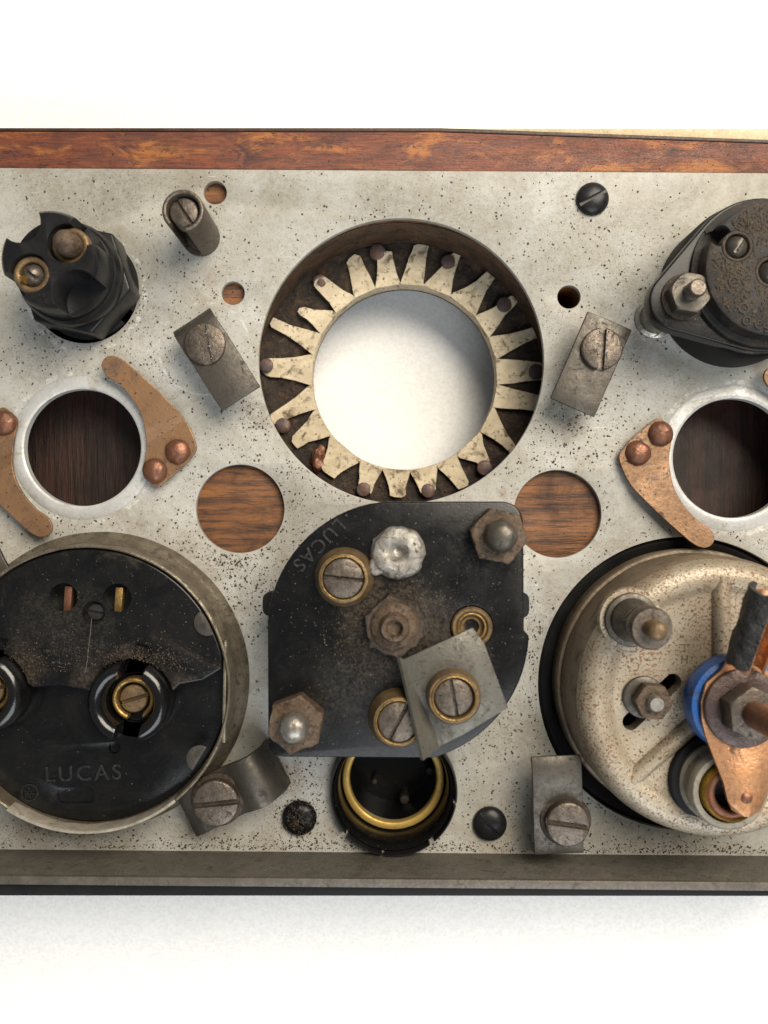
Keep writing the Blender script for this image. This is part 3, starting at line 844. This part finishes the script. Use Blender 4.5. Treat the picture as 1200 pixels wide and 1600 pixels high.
for c in (TRm, TL):
    b = NB(); box(b, c[0] + 14, c[1] - 64, 27, 40, 48, 90, 20); cs.append(b)
bm = cut(bm, cs)
mk('raised_back', bm, MAT['black_raised'], am)
# bright strips seen inside the two contact holes
for (x, y, m) in ((108, 935, 'copper_rivet'), (187, 937, 'brass')):
    bm = NB(); box(bm, *Fp(x, y, 54), 11, 38, 46.5, 60, 4); bevel(bm, 1)
    mk('contact_strip', bm, MAT[m], am)
mk('adjuster_screw', screw_bm(*Fp(147, 957), 56.2, 61, 13, 10, 3, 3), MAT['void'], am)
# terminal collars, split top and bottom
for cI, c in enumerate((TRm, TL)):
    bm = ring_bm(*c, 37.5, 60, 40, 92, 9.5, 72)
    k1 = NB(); box(k1, c[0] + 6, c[1] - 47, 36, 60, 46, 120, 18)
    k2 = NB(); box(k2, c[0] - 1, c[1] + 47, 36, 60, 46, 120, 10)
    col = mk('terminal_collar', bevel(cut(bm, [k1, k2]), 1.2, 2, 50), MAT['black_gloss'], am)
    bm = ring_bm(*c, 24.5, 32, 40, 60, 3, 48)
    k2 = NB(); box(k2, c[0] + 2, c[1] + 30, 22, 40, 36, 120, 12)
    mk('brass_ferrule', cut(bm, [k2]), MAT['brass'], col)
    mk('screw', screw_bm(*c, 40, 58, 20.5, -17, 6, 7), MAT['brass_dull'], col)
# crimped case tabs over the moulding
for (x, y, r, a) in ((325, 972, 22, 0), (313, 1184, 21, 40)):
    q = Fp(x, y, 68)
    dv = (Vector((q[0] - ax_, q[1] - ay_))).normalized(); w = Vector((-dv.y, dv.x))
    e = Vector(q) + dv * 24
    pts = [tuple(e - w * 20), tuple(Vector(q) - w * 20)] + [tuple(Vector(q) - w * 20 * math.cos(math.pi * k / 10) - dv * 20 * math.sin(math.pi * k / 10)) for k in range(1, 10)] + [tuple(Vector(q) + w * 20), tuple(e + w * 20)]
    pts = [p for p in pts if math.hypot(p[0] - ax_, p[1] - ay_) < 214]
    bm = NB(); prism(bm, pts, 70.3, 74); bevel(bm, 1.2, 2, 40)
    mk('crimp_tab', bm, MAT['crimp'], am)
# inner liner edge along the straight side
bm = NB(); xx = chord + 3
prism(bm, [(xx, Fp(0, 1000)[1]), (xx + 4, Fp(0, 1000)[1]), (xx + 2, Fp(0, 1160)[1]), (xx - 3, Fp(0, 1160)[1])], 40, 70); bevel(bm, 1)
mk('liner_edge', bm, MAT['nickel'], am)
bm = NB(); lathe(bm, ax_, ay_, [(207.5, 45), (213.5, 45), (213.5, 74), (212.5, 76), (209, 76), (207.5, 74)], 60, 237, 309, closed=True)  # arc of polished rim; the light on it is put into its pale colour
mk('lit_case_edge', bm, MAT['pale_edge'], am, label='polished lower edge of the case with its lit look painted in')
bm = NB(); text(bm, 'LUCAS', *Fp(130, 1209, 46), 46.7, 33, 2, 1.8, 1.25, .25); mk('raised_lettering', bm, MAT['letter'], am)
bm = NB(); q = Fp(47, 1238, 46); lathe(bm, *q, [(11, 46), (13, 46), (13, 47.6), (11, 47.6)], 32, closed=True)
for aa in (20, 80, 140): box(bm, *q, 20, 1.6, 46.05, 47.3, aa)
mk('round_emblem', bm, MAT['letter'], am)
q = C(*Fp(205, 1072, 70))

# ------------------------------------------------------------------ starter switch, centre
HS = 150
sp = lambda x, y, h=HS: P(x, y, h)
st = thing('starter_switch', 'thick black rounded starter switch with rusty nuts and brass slotted terminals', 'switch', (*sp(620, 985), 0))
pts = [(418, 1172), (418, 960)]
cen = (622, 987); rad = 205
def arcpt(a): return (cen[0] + rad * math.cos(math.radians(a)), cen[1] + rad * math.sin(math.radians(a)))
pts = [arcpt(a) for a in range(187, 262, 5)]
pts += rr([(600, 783.5), (818, 783.5), (819, 985)], [0, 38, 0], 10)
pts += [arcpt(a) for a in range(2, 70, 4)]
pts += rr([(680, 1185), (419, 1183), (418, 975)], [0, 26, 0], 8)
pts = [sp(*p) for p in pts]
bm = NB(); prism(bm, pts, 104, HS)
cs = [cyl(*sp(737, 980), 29, 138, 190)]
bm = cut(bm, cs)
mk('top_block', bevel(bm, 3, 3, 50), MAT['black_starter'], st)
bm = NB(); lathe(bm, *sp(620, 985), [(0, .4), (140, .4), (142, 4), (142, 103.5), (0, 103.5)], 80)
mk('body_drum', bm, MAT['rubber'], st)
bm = NB(); prism(bm, rr([P(411, 925, 70), P(826, 925, 70), P(826, 965, 70), P(411, 962, 70)], 12, 4), 45, 75)
mk('under_bracket', bm, MAT['rubber'], st)
bm = NB(); text(bm, 'LUCAS', *sp(498, 851), HS + .7, 27, 225, 1.8, 1.15, .3); mk('raised_lettering', bm, MAT['letter'], st)
bm = NB(); lathe(bm, *sp(472, 1010), [(9, HS - .2), (11, HS - .2), (11, HS + .9), (9, HS + .9)], 24, closed=True); mk('moulded_ring', bm, MAT['black'], st)
# corner nuts with studs
for (x, y, m1, m2, rt, r2) in ((778, 837, 'rust', 'steel', 12, 22), (463, 1128, 'rust', 'steel_bright', 40, 20)):
    q = sp(x, y, HS + 15)
    n = mk('hex_nut', rough_up(hex_bm(*q, 39.5, rt, HS + .3, HS + 32, 5.5), 1.7, 13, x, 1), MAT[m1], st)
    q2 = q
    bm = NB(); lathe(bm, *q2, [(0, HS), (r2, HS), (r2, HS + 46), (r2 - 1.5, HS + 54), (r2 - 6, HS + 60), (r2 - 12, HS + 63), (0, HS + 64)], 40); rough_up(bm, .7, 12, y)
    mk('stud', bm, MAT[m2], n)
# slotted terminals in brass bosses
def terminal(x, y, ang, h0=HS + .3, parent=st):
    q = sp(x, y, h0 + 20)
    b = NB(); lathe(b, *q, [(0, h0), (41, h0), (41, h0 + 5), (37, h0 + 12), (35, h0 + 22), (33, h0 + 28), (30, h0 + 29), (28.5, h0 + 27), (28, h0 + 14), (0, h0 + 14)], 60); rough_up(b, .5, 14, x)
    o = mk('terminal_boss', b, MAT['brass_dull'], parent)
    mk('brass_rim', ring_bm(*q, 28.5, 30.8, h0 + 25, h0 + 29.8, 1.0), MAT['brass'], o)
    b = screw_bm(*q, h0 + 14.3, h0 + 29, 27.3, ang, 6, 8); rough_up(b, .5, 10, x)
    mk('screw', b, MAT['steel_screw'], o)
    return o
terminal(537, 903, 6); terminal(622, 1126, -62)
# solder blob bridging from the upper terminal
bm = NB(); q = sp(622, 864, HS + 14)
lathe(bm, *q, [(36, HS + .2), (37, HS + 8), (33, HS + 17), (25, HS + 21), (15, HS + 20), (9, HS + 14), (7, HS + 10), (0, HS + 9)], 36)
tt = NB(); prism(tt, rr([sp(572, 880, HS + 9), sp(606, 856, HS + 9), sp(616, 890, HS + 9), sp(580, 902, HS + 9)], 9, 4), HS + .2, HS + 15); bevel(tt, 4, 3, 40)
me = bpy.data.meshes.new('x'); tt.to_mesh(me); bm.from_mesh(me); bpy.data.meshes.remove(me); tt.free()
bmesh.ops.subdivide_edges(bm, edges=[e for e in bm.edges if e.calc_length() > 8], cuts=1)
rough_up(bm, 2.6, 20, 9); rough_up(bm, 1.0, 7, 4)
mk('solder_blob', bm, MAT['solder'], st)
# rusty centre post
q = sp(616, 978, HS + 20)
b = hex_bm(*q, 43, 20, HS + .3, HS + 26, 6.0); rough_up(b, 3.6, 13, 8, 1)
n = mk('centre_nut', b, MAT['rust_dark'], st)
b = NB(); lathe(b, *q, [(34, HS + 25), (30, HS + 32), (21, HS + 36), (19, HS + 46), (17, HS + 49), (12, HS + 49), (10, HS + 46), (9, HS + 38), (0, HS + 37)], 40); rough_up(b, .8, 10, 4)
mk('hollow_rivet', b, MAT['rust'], n)
# brass eyelet
q = sp(737, 980)
b = NB(); lathe(b, *q, [(28.5, HS - 12), (28.5, HS + 3), (26.5, HS + 5.5), (23, HS + 5), (19, HS - 2), (14, HS - 6), (11, HS - 6), (9, HS - 12)], 48)
mk('brass_eyelet', b, MAT['brass_dull'], st)
mk('eyelet_rim', ring_bm(*q, 17, 20.5, HS - 6, HS + 2, 1.2), MAT['brass'], st)
# folded terminal lug
lug = thing('folded_lug', 'grey folded metal tag held by a brass ringed screw on the starter switch', 'lug', (*sp(710, 1090), HS))
hl = HS + 22
edge = [(629, 1031), (636, 1063), (651, 1087), (665, 1117), (676, 1140), (684, 1168)]
lp = edge[::-1] + [(738.7, 980.7), (757, 1006), (794, 1106), (726, 1147)]
bm = NB(); prism(bm, [P(*p, hl) for p in lp], hl - 5, hl); bevel(bm, 1.0, 2, 40)
mk('tag_plate', bm, MAT['lug_grey'], lug)
# the edge folded up along the left side, leaning out
topl = [(620, 1026), (628, 1060), (636, 1094), (643, 1125), (650, 1155), (657, 1187)]
bm = NB(); rows = []
for k in range(21):
    f = k / 20 * 5; i = min(4, int(f)); g_ = f - i
    e0 = Vector(edge[i]) * (1 - g_) + Vector(edge[i + 1]) * g_; t0 = Vector(topl[i]) * (1 - g_) + Vector(topl[i + 1]) * g_
    zh = hl + 5 + 20 * (k / 20) ** .7
    A = Vector((*P(*e0, hl), hl - 4.5)); B = Vector((*P(*t0, zh), zh)); off = Vector((3.5, 0, 3.5))
    rows.append([bm.verts.new((*C(p.x, p.y), p.z)) for p in (A, B, B + off, A + off)])
for a_, b_ in zip(rows[:-1], rows[1:]):
    for k in range(4):
        l = (k + 1) % 4; bm.faces.new((a_[k], a_[l], b_[l], b_[k]))
bm.faces.new(rows[0]); bm.faces.new(rows[-1][::-1])
mk('folded_edge', bm, MAT['lug_grey'], lug)
q = P(709, 1089, hl + 15)
b = NB(); lathe(b, *q, [(34, hl + .3), (37, hl + 4), (36, hl + 18), (33, hl + 24), (29, hl + 24), (27, hl + 20), (27, hl + 6), (0, hl + 6)], 56); rough_up(b, .7, 14, 2)
o = mk('screw_ring', b, MAT['brass_dull'], lug)
mk('brass_rim', ring_bm(*q, 27.3, 30.6, hl + 20.5, hl + 26, 1.5), MAT['brass'], o)
b = screw_bm(*q, hl + 6.3, hl + 20, 26, 80, 5, 7); mk('screw', b, MAT['steel_screw'], o)
b = NB(); lathe(b, *q, [(0, HS + .3), (20, HS + .3), (20, hl - 5.2), (0, hl - 5.2)], 24); mk('stand_off', b, MAT['brass'], lug)

# ------------------------------------------------------------------ brass ringed lamp socket, below the starter switch
so = thing('lamp_socket', 'black recessed lamp socket with a bright brass ring and split skirt', 'lamp socket', (*SOCK, -150))
bm = NB(); lathe(bm, *SOCK, [(95, 4), (93, 6), (90, 3), (86.5, -14), (85, -50), (83, -55), (70, -62), (68, -148), (0, -148), (0, -150), (87, -150), (87.3, -14), (95, 1.2), (95, 4)], 96, closed=False)
mk('funnel', bm, MAT['black'], so)
mk('brass_ring', ring_bm(*SOCK, 70.5, 82.5, -66, -49, 2.2, 96), MAT['brass_ring'], so)
bm = NB(); lathe(bm, *SOCK, [(95.6, .8), (99.2, .8), (98.6, 16), (97.6, 19), (96, 19), (95.2, 16)], 110, closed=True)
cs = []
for (x, y, a, w) in ((537, 1302, 48, 5), (597, 1337, 84, 4), (674, 1310, 128, 9), (714, 1252, 170, 6)):
    dx, dy = x - SOCK[0], y - SOCK[1]; l_ = math.hypot(dx, dy)
    b = NB(); box(b, SOCK[0] + dx / l_ * 100, SOCK[1] + dy / l_ * 100, 30, w, -3, 40, math.degrees(math.atan2(dy, dx))); cs.append(b)
mk('split_skirt', cut(bm, cs), MAT['black_holder'], so)
for (x, y, r) in ((585, 1222, 6), (672, 1206, 8), (632, 1250, 9)):
    bm = NB(); q = P(x, y, -120); lathe(bm, *q, [(r, -147), (r, -124), (r - 2, -121), (0, -120)], 20)
    mk('contact_pin', bm, MAT['steel'], so)

# ------------------------------------------------------------------ cream gauge, lower right
gx, gy = GAUGE
ga = thing('oil_gauge', 'cream rust speckled round gauge back with ribs and studs', 'gauge', (gx, gy, -64))
bm = NB(); lathe(bm, GAP[0], GAP[1], [(193, -103), (228, -103), (228, -14), (222, -8), (214, -14), (193, -40)], 120, closed=True)
mk('rubber_seal', bm, MAT['rubber'], ga)
bm = NB(); lathe(bm, gx, gy, [(150, -50), (207, -50), (209, -10), (209, 6), (207, 11), (203, 12), (200, 8), (199, 0), (150, 0)], 140)
rough_up(bm, .6, 50, 6)
mk('bezel_ring', bm, MAT['dome_side'], ga)
bm = NB(); lathe(bm, gx, gy, [(150, 2), (201, 2), (203, 20), (203, 85), (201, 97), (197, 106)], 140)
mk('side_wall', bm, MAT['dome_side'], ga)
gp = lambda x, y, h=116: P(x, y, h)
bm = NB(); lathe(bm, gx, gy, [(0, 90), (190, 90), (199, 100), (198.5, 106), (196, 114), (190, 121.5), (181, 126), (172, 127), (163, 125), (157, 121), (152, 116.5), (147, 115), (0, 115)], 140)
sl = NB(); A = Vector(gp(986, 1128)); B = Vector(gp(1052, 1066)); d_ = (B - A); c_ = (A + B) / 2
box(sl, c_.x, c_.y, d_.length, 24, 80, 160, math.degrees(math.atan2(d_.y, d_.x)))
bm = cut(bm, [sl, cyl(*A, 12, 80, 160), cyl(*B, 12, 80, 160)])
mk('back_cover', bm, MAT['dome'], ga)
def rib(p0, p1, w, z, h):
    a = Vector(p0); b = Vector(p1); u_ = (b - a).normalized(); n_ = Vector((-u_.y, u_.x)); bm = NB(); rows = []
    for f in range(9):
        p = a + (b - a) * f / 8
        rows.append([bm.verts.new((*C(*(p + n_ * w * math.cos(math.pi * k / 8))), z + h * math.sin(math.pi * k / 8))) for k in range(9)])
    for A_, B_ in zip(rows[:-1], rows[1:]):
        for k in range(8): bm.faces.new((A_[k], A_[k + 1], B_[k + 1], B_[k]))
    bm.faces.new(rows[0]); bm.faces.new(rows[-1][::-1]); return bm
for (p0, p1) in (((1126, 900), (1128, 1040)), ((985, 1218), (1095, 1122)), ((1250, 1180), (1190, 1130))):
    mk('rib', rib(gp(*p0), gp(*p1), 13, 113.5, 15), MAT['dome'], ga)
bm = NB(); box(bm, *gp(1070, 1007), 16, 1.6, 114.8, 115.7, 0); box(bm, *gp(1070, 1013), 1.6, 12, 114.8, 115.6, 0)
for xx in (1066, 1074): box(bm, *gp(xx, 1030), 1.6, 12, 114.8, 115.7, 4)
box(bm, *gp(1070, 1030), 7, 1.6, 114.8, 115.7, 4)
mk('stamped_mark', bm, MAT['dome_side'], ga)
# terminal post with washer, nuts and brass tip
q = (949, 952)
mk('washer', ring_bm(*q, 10, 38, 124.5, 131), MAT['steel'], ga)
bm = NB(); lathe(bm, *q, [(0, 112), (44, 112), (46, 118), (44, 124), (0, 124)], 56); mk('terminal_seat', bm, MAT['dome'], ga)
bm = NB(); lathe(bm, *q, [(0, 131), (31, 131), (30, 145), (24, 158), (24, 170), (0, 170)], 44); mk('terminal_post', bm, MAT['steel'], ga)
n = mk('hex_nut', hex_bm(*q, 25, 15, 170.3, 196), MAT['steel'], ga)
bm = NB(); lathe(bm, *q, [(0, 196), (28, 196), (28.5, 200), (28.5, 212), (26, 218), (16, 218.5), (0, 218.5)], 44); mk('thumb_nut', bm, MAT['steel_screw'], n)
bm = NB(); lathe(bm, *q, [(0, 205), (13, 205), (13, 238), (11, 243), (6, 246), (0, 246.5)], 30); mk('stud', bm, MAT['brass_dull'], n)
# clamp nut in the curved slot
q = (976, 1065)
mk('washer', ring_bm(q[0] - 7, q[1] - 2, 10, 30, 115.5, 121), MAT['steel'], ga)
n = mk('hex_nut', hex_bm(*q, 26.5, 5, 121.3, 143), MAT['rust'], ga)
mk('stud', thread_bm(*q, 12, 118, 156), MAT['steel_bright'], n)
# blue insulating cup on the axis
q = (1080, 1062)
bm = NB(); lathe(bm, *q, [(50, 144), (64, 144), (66.5, 148), (66.5, 169), (64, 176), (58, 178), (54, 176), (53.5, 168), (53.2, 146), (50, 146)], 90, closed=True)
mk('blue_cup', bm, MAT['blue'], ga)
bm = NB(); lathe(bm, *q, [(0, 117), (50, 117), (50, 143.5), (53, 144.2), (53, 176), (0, 176)], 60); mk('insulator_core', bm, MAT['rubber'], ga)
# bulb sleeve beneath the lug
q2 = (1070, 1180)
mk('rubber_gasket', ring_bm(*q2, 40, 66, 113, 126, 3), MAT['rubber'], ga)
bm = NB(); lathe(bm, *q2, [(52, 120), (55, 124), (55, 132), (51, 136), (51, 150), (53, 154), (53, 166), (50, 170), (43, 170), (42, 160), (42, 126)], 72); mk('sleeve', bm, MAT['sleeve'], ga)
bm = NB(); lathe(bm, *q2, [(40, 126), (40, 170), (38.5, 174), (36, 171), (38.5, 168), (38, 177), (36.5, 180), (34, 177), (33, 150), (33, 126)], 60); mk('brass_thread', bm, MAT['brass_bright'], ga)
mk('copper_ring', ring_bm(*q2, 23, 35, 150, 179, 4), MAT['copper_rivet'], ga)
bm = NB(); lathe(bm, *q2, [(0, 140), (32, 140), (32, 150), (0, 150)], 40); mk('dark_core', bm, MAT['void'], ga)  # black disc standing in for the unlit hole

# copper cable lug with charred sleeve, on the gauge's axis
cl = thing('cable_lug', 'bare copper cable lug with washer, nut and charred black sleeve on the gauge', 'cable lug', (*q, 178))
ctr = []
spec = [(930, 20), (965, 22), (998, 24), (1012, 30), (1030, 50), (1055, 57), (1080, 56), (1100, 51), (1130, 40), (1160, 30), (1183, 25), (1197, 18), (1203, 8)]
left = [(1082 - w + (0 if y > 1010 else 6), y) for y, w in spec if y >= 998]; right = [(1082 + w + (0 if y > 1010 else 6), y) for y, w in spec if y >= 998]
def lz(x, y): return 179 + (0 if y < 1110 else (y - 1110) * .12)
bm = NB()
pl = left + right[::-1]
rowsT = []
for (lx, ly), (rx, ry) in zip(left, right):
    row = []
    for k in range(7):
        f = k / 6; x = lx + (rx - lx) * f
        crown = 0 if ly < 1110 else 5 * math.sin(math.pi * f)
        row.append((x, ly, lz(x, ly) + crown))
    rowsT.append(row)
vt = [[bm.verts.new((*C(x, y), z + 6)) for x, y, z in r_] for r_ in rowsT]
vb = [[bm.verts.new((*C(x, y), z)) for x, y, z in r_] for r_ in rowsT]
nr, nc = len(vt), 7
for i in range(nr - 1):
    for k in range(nc - 1):
        bm.faces.new((vt[i][k], vt[i][k+1], vt[i+1][k+1], vt[i+1][k])); bm.faces.new((vb[i][k], vb[i+1][k], vb[i+1][k+1], vb[i][k+1]))
    bm.faces.new((vt[i][0], vt[i+1][0], vb[i+1][0], vb[i][0])); bm.faces.new((vt[i][-1], vb[i][-1], vb[i+1][-1], vt[i+1][-1]))
for i in (0, nr - 1):
    for k in range(nc - 1): bm.faces.new((vt[i][k], vb[i][k], vb[i][k+1], vt[i][k+1]))
rough_up(bm, .8, 20, 3)
blade = mk('blade', bm, MAT['copper_bright'], cl, smooth=50)
bm = NB(); lathe(bm, 1081, 1180, [(11, 191), (10, 196), (6, 199), (0, 200)], 24); rough_up(bm, .6, 8, 2); mk('dimple', bm, MAT['copper_rivet'], blade)
mk('washer', ring_bm(*q, 18, 53, 185.5, 192, 2), MAT['washer'], cl)
n = mk('hex_nut', hex_bm(*q, 36, 24, 192.3, 226), MAT['steel_screw'], cl)
bm = NB(); lathe(bm, *q, [(0, 215), (18, 215), (18, 296), (16, 304), (10, 309), (0, 310)], 40); rough_up(bm, .4, 12, 5); mk('stud', bm, MAT['copper_rivet'], n)
# open barrel above the washer: a half tube lying along the panel, then the charred sleeve over its left side
def half_tube(A, B, ra, rb, th, a0, a1, n=14, m=10, jit=0):
    A = Vector(A); B = Vector(B); ax = (B - A).normalized(); s1 = ax.cross(Vector((0, 0, 1))).normalized(); s2 = s1.cross(ax)
    bm = NB(); inn, outr = [], []
    for i in range(m + 1):
        f = i / m; c = A + (B - A) * f; r = ra + (rb - ra) * f; ri, ro = [], []
        for k in range(n + 1):
            a = math.radians(a0 + (a1 - a0) * k / n); d = s1 * math.cos(a) + s2 * math.sin(a)
            j = jit * mnoise.noise((c + d * r) / 9)
            e = ax * (jit * 3 * mnoise.noise(d * 2.2 + Vector((i // m, 3, 1))) if i in (0, m) else 0)
            ri.append(bm.verts.new(c + d * r + e)); ro.append(bm.verts.new(c + d * (r + th + j) + e))
        inn.append(ri); outr.append(ro)
    for i in range(m):
        for k in range(n):
            bm.faces.new((inn[i][k], inn[i][k+1], inn[i+1][k+1], inn[i+1][k])); bm.faces.new((outr[i][k], outr[i+1][k], outr[i+1][k+1], outr[i][k+1]))
        bm.faces.new((inn[i][0], inn[i+1][0], outr[i+1][0], outr[i][0])); bm.faces.new((inn[i][n], outr[i][n], outr[i+1][n], inn[i+1][n]))
    for i in (0, m):
        for k in range(n): bm.faces.new((inn[i][k], outr[i][k], outr[i][k+1], inn[i][k+1]))
    return bm
pA = (*C(1080, 1006), 201); pB = (*C(1098, 908), 232)
bm = half_tube(pA, pB, 18, 20, 3.5, 105, 395, 26); mk('barrel', bm, MAT['copper_bright'], cl)
pA2 = (*C(1080.5, 1000), 202.5); pB2 = (*C(1099, 903), 233.5)
bm = half_tube(pA2, pB2, 22.2, 24.2, 6.5, 108, 235, 18, 14, 3.0); mk('charred_sleeve', bm, MAT['char'], cl)

# ------------------------------------------------------------------ loose grime
def crumbs(spots, zf, ok, seed, smin=.6, smax=2.7):
    r = random.Random(seed); bm = NB(); V = []; F = []
    for (x, y, sx_, sy_, n) in spots:
        for _ in range(n):
            if sx_ < 0: px_, py_ = x + r.uniform(sx_, -sx_), y + r.uniform(-abs(sy_), abs(sy_))
            else: px_, py_ = r.gauss(x, sx_), r.gauss(y, sy_)
            if not ok(px_, py_): continue
            s = smin + (smax - smin) * r.random() ** 3.2
            z = zf(px_, py_); X, Y = C(px_, py_); a = r.random() * 6.28; e = r.uniform(.3, .9)
            ca, sa = math.cos(a), math.sin(a); b = len(V)
            for (u_, v_, w_) in ((1, 0, 0), (0, 1, 0), (-1, 0, 0), (0, -1, 0)):
                j = r.uniform(.6, 1.25); p = (u_ * s * j, v_ * s * e * j)
                V.append((X + p[0] * ca - p[1] * sa, Y + p[0] * sa + p[1] * ca, z + .25 * s))
            V.append((X, Y, z + s * r.uniform(.5, .9))); V.append((X, Y, z - .1))
            for k in range(4):
                F.append((b + k, b + (k + 1) % 4, b + 4)); F.append((b + (k + 1) % 4, b + k, b + 5))
    me = bpy.data.meshes.new('x'); me.from_pydata(V, [], F); bm.from_mesh(me); bpy.data.meshes.remove(me)
    return bm
solid = [(*q3, r3) for q3, r3 in (((132, 452), 84), ((1141, 461), 115), ((160, 1061), 231), (SOCK, 102), (GAUGE, 232), ((314, 371), 30))]
def on_plate(x, y):
    if x < X0 + 4 or x > X1 - 4 or y < top_y(x) + 3 or y > low_y(x) - 2: return False
    for (hx, hy, hr) in allh + solid:
        if (x - hx) ** 2 + (y - hy) ** 2 < (hr + 3) ** 2: return False
    for (hx, hy, hr) in (HL, HR):
        if (x - hx) ** 2 + (y - hy) ** 2 < (hr + 19) ** 2: return R.random() < .0
    return True
spots = [(600, 800, -820, 530, 700), (350, 870, 60, 60, 1000), (420, 760, 60, 60, 450), (60, 560, 90, 40, 380), (280, 440, 80, 70, 380),
         (250, 560, 60, 50, 250), (90, 830, 60, 20, 130), (400, 900, 30, 50, 260), (860, 690, 60, 50, 520), (900, 380, 90, 60, 330), (940, 650, 40, 40, 130),
         (700, 330, 160, 30, 170), (480, 1230, 40, 40, 300), (750, 1200, 40, 50, 320), (80, 1295, 70, 14, 240), (300, 1324, 330, 5, 900), (900, 1331, 330, 5, 900), (300, 1312, 260, 8, 330),
         (700, 1320, 260, 8, 420), (1100, 1328, 120, 8, 260), (830, 950, 14, 110, 340), (465, 1277, 24, 24, 220), (500, 600, 140, 200, 200),
         (400, 640, 26, 24, 190), (1010, 480, 50, 50, 220), (360, 880, 16, 8, 60), (200, 300, 120, 30, 170), (760, 1130, 40, 30, 200)]
for (hx, hy, hr, n_) in [(h[0], h[1], h[2], int(h[2] * 2.2)) for h in solid + allh] + [(925, 312, 26, 50), (468, 1277, 28, 160), (765, 1286, 27, 110), (345, 565, 62, 120), (912, 575, 66, 160), (360, 1240, 70, 160), (872, 1255, 62, 160), (278, 706, 40, 60), (1000, 690, 40, 60)]:
    for _ in range(n_):          # dirt gathers in an uneven halo round every fitting
        a_ = R.random() * 6.283
        if mnoise.noise((hx * .1 + math.cos(a_) * 1.3, hy * .1 + math.sin(a_) * 1.3, 0)) < R.uniform(-.3, .35): continue
        q_ = hr + 3 + abs(R.gauss(0, 9)); spots.append((hx + q_ * math.cos(a_), hy + q_ * math.sin(a_), 2, 2, 1))
spots = [(a, b, c, d, n if n == 1 else int(n * 1.3)) for a, b, c, d, n in spots]
mk('grime_crumbs', crumbs(spots, lambda x, y: .1, on_plate, 3), MAT['crumb'], None, 'dark grime crumbs scattered over the grey plate', 'grime', kind='stuff', smooth=0)
def on_amm(x, y):
    if math.hypot(x - ax_, y - ay_) > FR - 6 or x > chord - 5: return False
    for c in (TL, TRm):
        if math.hypot(x - c[0], y - c[1]) < 61: return False
    for c in ((100, 933), (184, 934), (147, 957)):
        q_ = Fp(*c)
        if math.hypot(x - q_[0], y - q_[1]) < 23: return False
    return True
q = Fp(205, 1030); q3 = Fp(60, 1040)
amz = lambda x, y: 70.1
up_ok = lambda x, y: on_amm(x, y) and (y < 1036)
mk('settled_dirt', crumbs([(q[0], q[1], 42, 12, 1100), (q3[0], q3[1], 50, 24, 800), (q[0] + 60, q[1] + 4, 25, 12, 250), (190, 980, 110, 60, 160)], amz, up_ok, 5, .6, 1.9), MAT['dust'], am, kind='stuff', smooth=0)
def on_cap(x, y): return math.hypot(x - cx, y - cy) < 88 and all(math.hypot(x - P(a, b, 148)[0], y - P(a, b, 148)[1]) > 23 for a, b in ((1152, 385), (1204, 425), (1126, 368), (1098, 362)))
mk('settled_dirt', crumbs([(cx - 20, cy + 5, 55, 50, 3600), (cx - 40, cy - 60, 30, 20, 700), (cx - 60, cy - 10, 14, 40, 700)], lambda x, y: 148.4, on_cap, 6, .7, 3.6), MAT['dust'], bpy.data.objects['flanged_switch'], kind='stuff', smooth=0)
def on_st(x, y):
    for (a, b, r_) in ((778, 837, 42), (463, 1128, 42), (537, 903, 42), (622, 1126, 42), (737, 980, 30), (616, 978, 44), (622, 864, 38)):
        q_ = sp(a, b)
        if math.hypot(x - q_[0], y - q_[1]) < r_: return False
    return 465 < x < 780 and 800 < y < 1120 and math.hypot(x - 619, y - 965) < 172
q = sp(616, 985)
mk('settled_dirt', crumbs([(q[0], q[1], 48, 44, 2600), (q[0] + 60, q[1] - 10, 40, 40, 900), (q[0] - 5, q[1] - 80, 30, 20, 200), (q[0], q[1], 120, 110, 350)], lambda x, y: HS + .1, on_st, 8, .6, 2.0), MAT['dust'], st, kind='stuff', smooth=0)
def in_big(x, y):
    return 168 < math.hypot(x - OC[0], y - OC[1]) and math.hypot(x - WB[0], y - WB[1]) < 240
mk('settled_dirt', crumbs([(500, 740, 40, 30, 200), (600, 775, 40, 12, 200), (450, 500, 30, 40, 80), (620, 580, -220, 220, 500)], lambda x, y: ZS + 1.5, in_big, 9, .8, 2.6), MAT['dust'], trim, kind='stuff', smooth=0)
# a few pale fibres caught on the ammeter
for k, pts in enumerate([((143, 966), (141.5, 985), (139, 1005), (137, 1026), (133.5, 1050))]):
    bm = NB(); tube(bm, [(*C(*Fp(x, y, 71)), 70.4) for x, y in pts], .22, 5)
    mk('fibre', bm, MAT['hair'], am)

# torn metal along the two chewed clamp slots
for nm, (x, y, ang, z) in (('steel_clamp', (*P(320, 537, H + 12), 80, H + 13.6)), ('steel_clamp.001', (*P(940, 545, H + 12), 94, H + 16.6))):
    ca, sa = math.cos(math.radians(ang)), math.sin(math.radians(ang)); sp_ = []
    for k in range(26):
        f = R.uniform(-27, 27)
        for sd in (-6, 6): sp_.append((x + f * ca - sd * sa, y + f * sa + sd * ca, 1.2, 1.2, 2))
    mk('slot_burr', crumbs(sp_, lambda a, b: z, lambda a, b: True, 21, .7, 2.2), MAT['steel_bright'], bpy.data.objects[nm], kind='stuff', smooth=0)

# grit stuck over the dirty screw
gz = lambda x, y: .4 + 15 * math.sqrt(max(0, 1 - ((x - 468) ** 2 + (y - 1277) ** 2) / 27.5 ** 2))
mk('stuck_grit', crumbs([(468, 1277, 17, 17, 420)], gz, lambda x, y: math.hypot(x - 468, y - 1277) < 31, 31, .8, 2.6), MAT['crumb'], bpy.data.objects['round_head_screw.001'], kind='stuff', smooth=0)
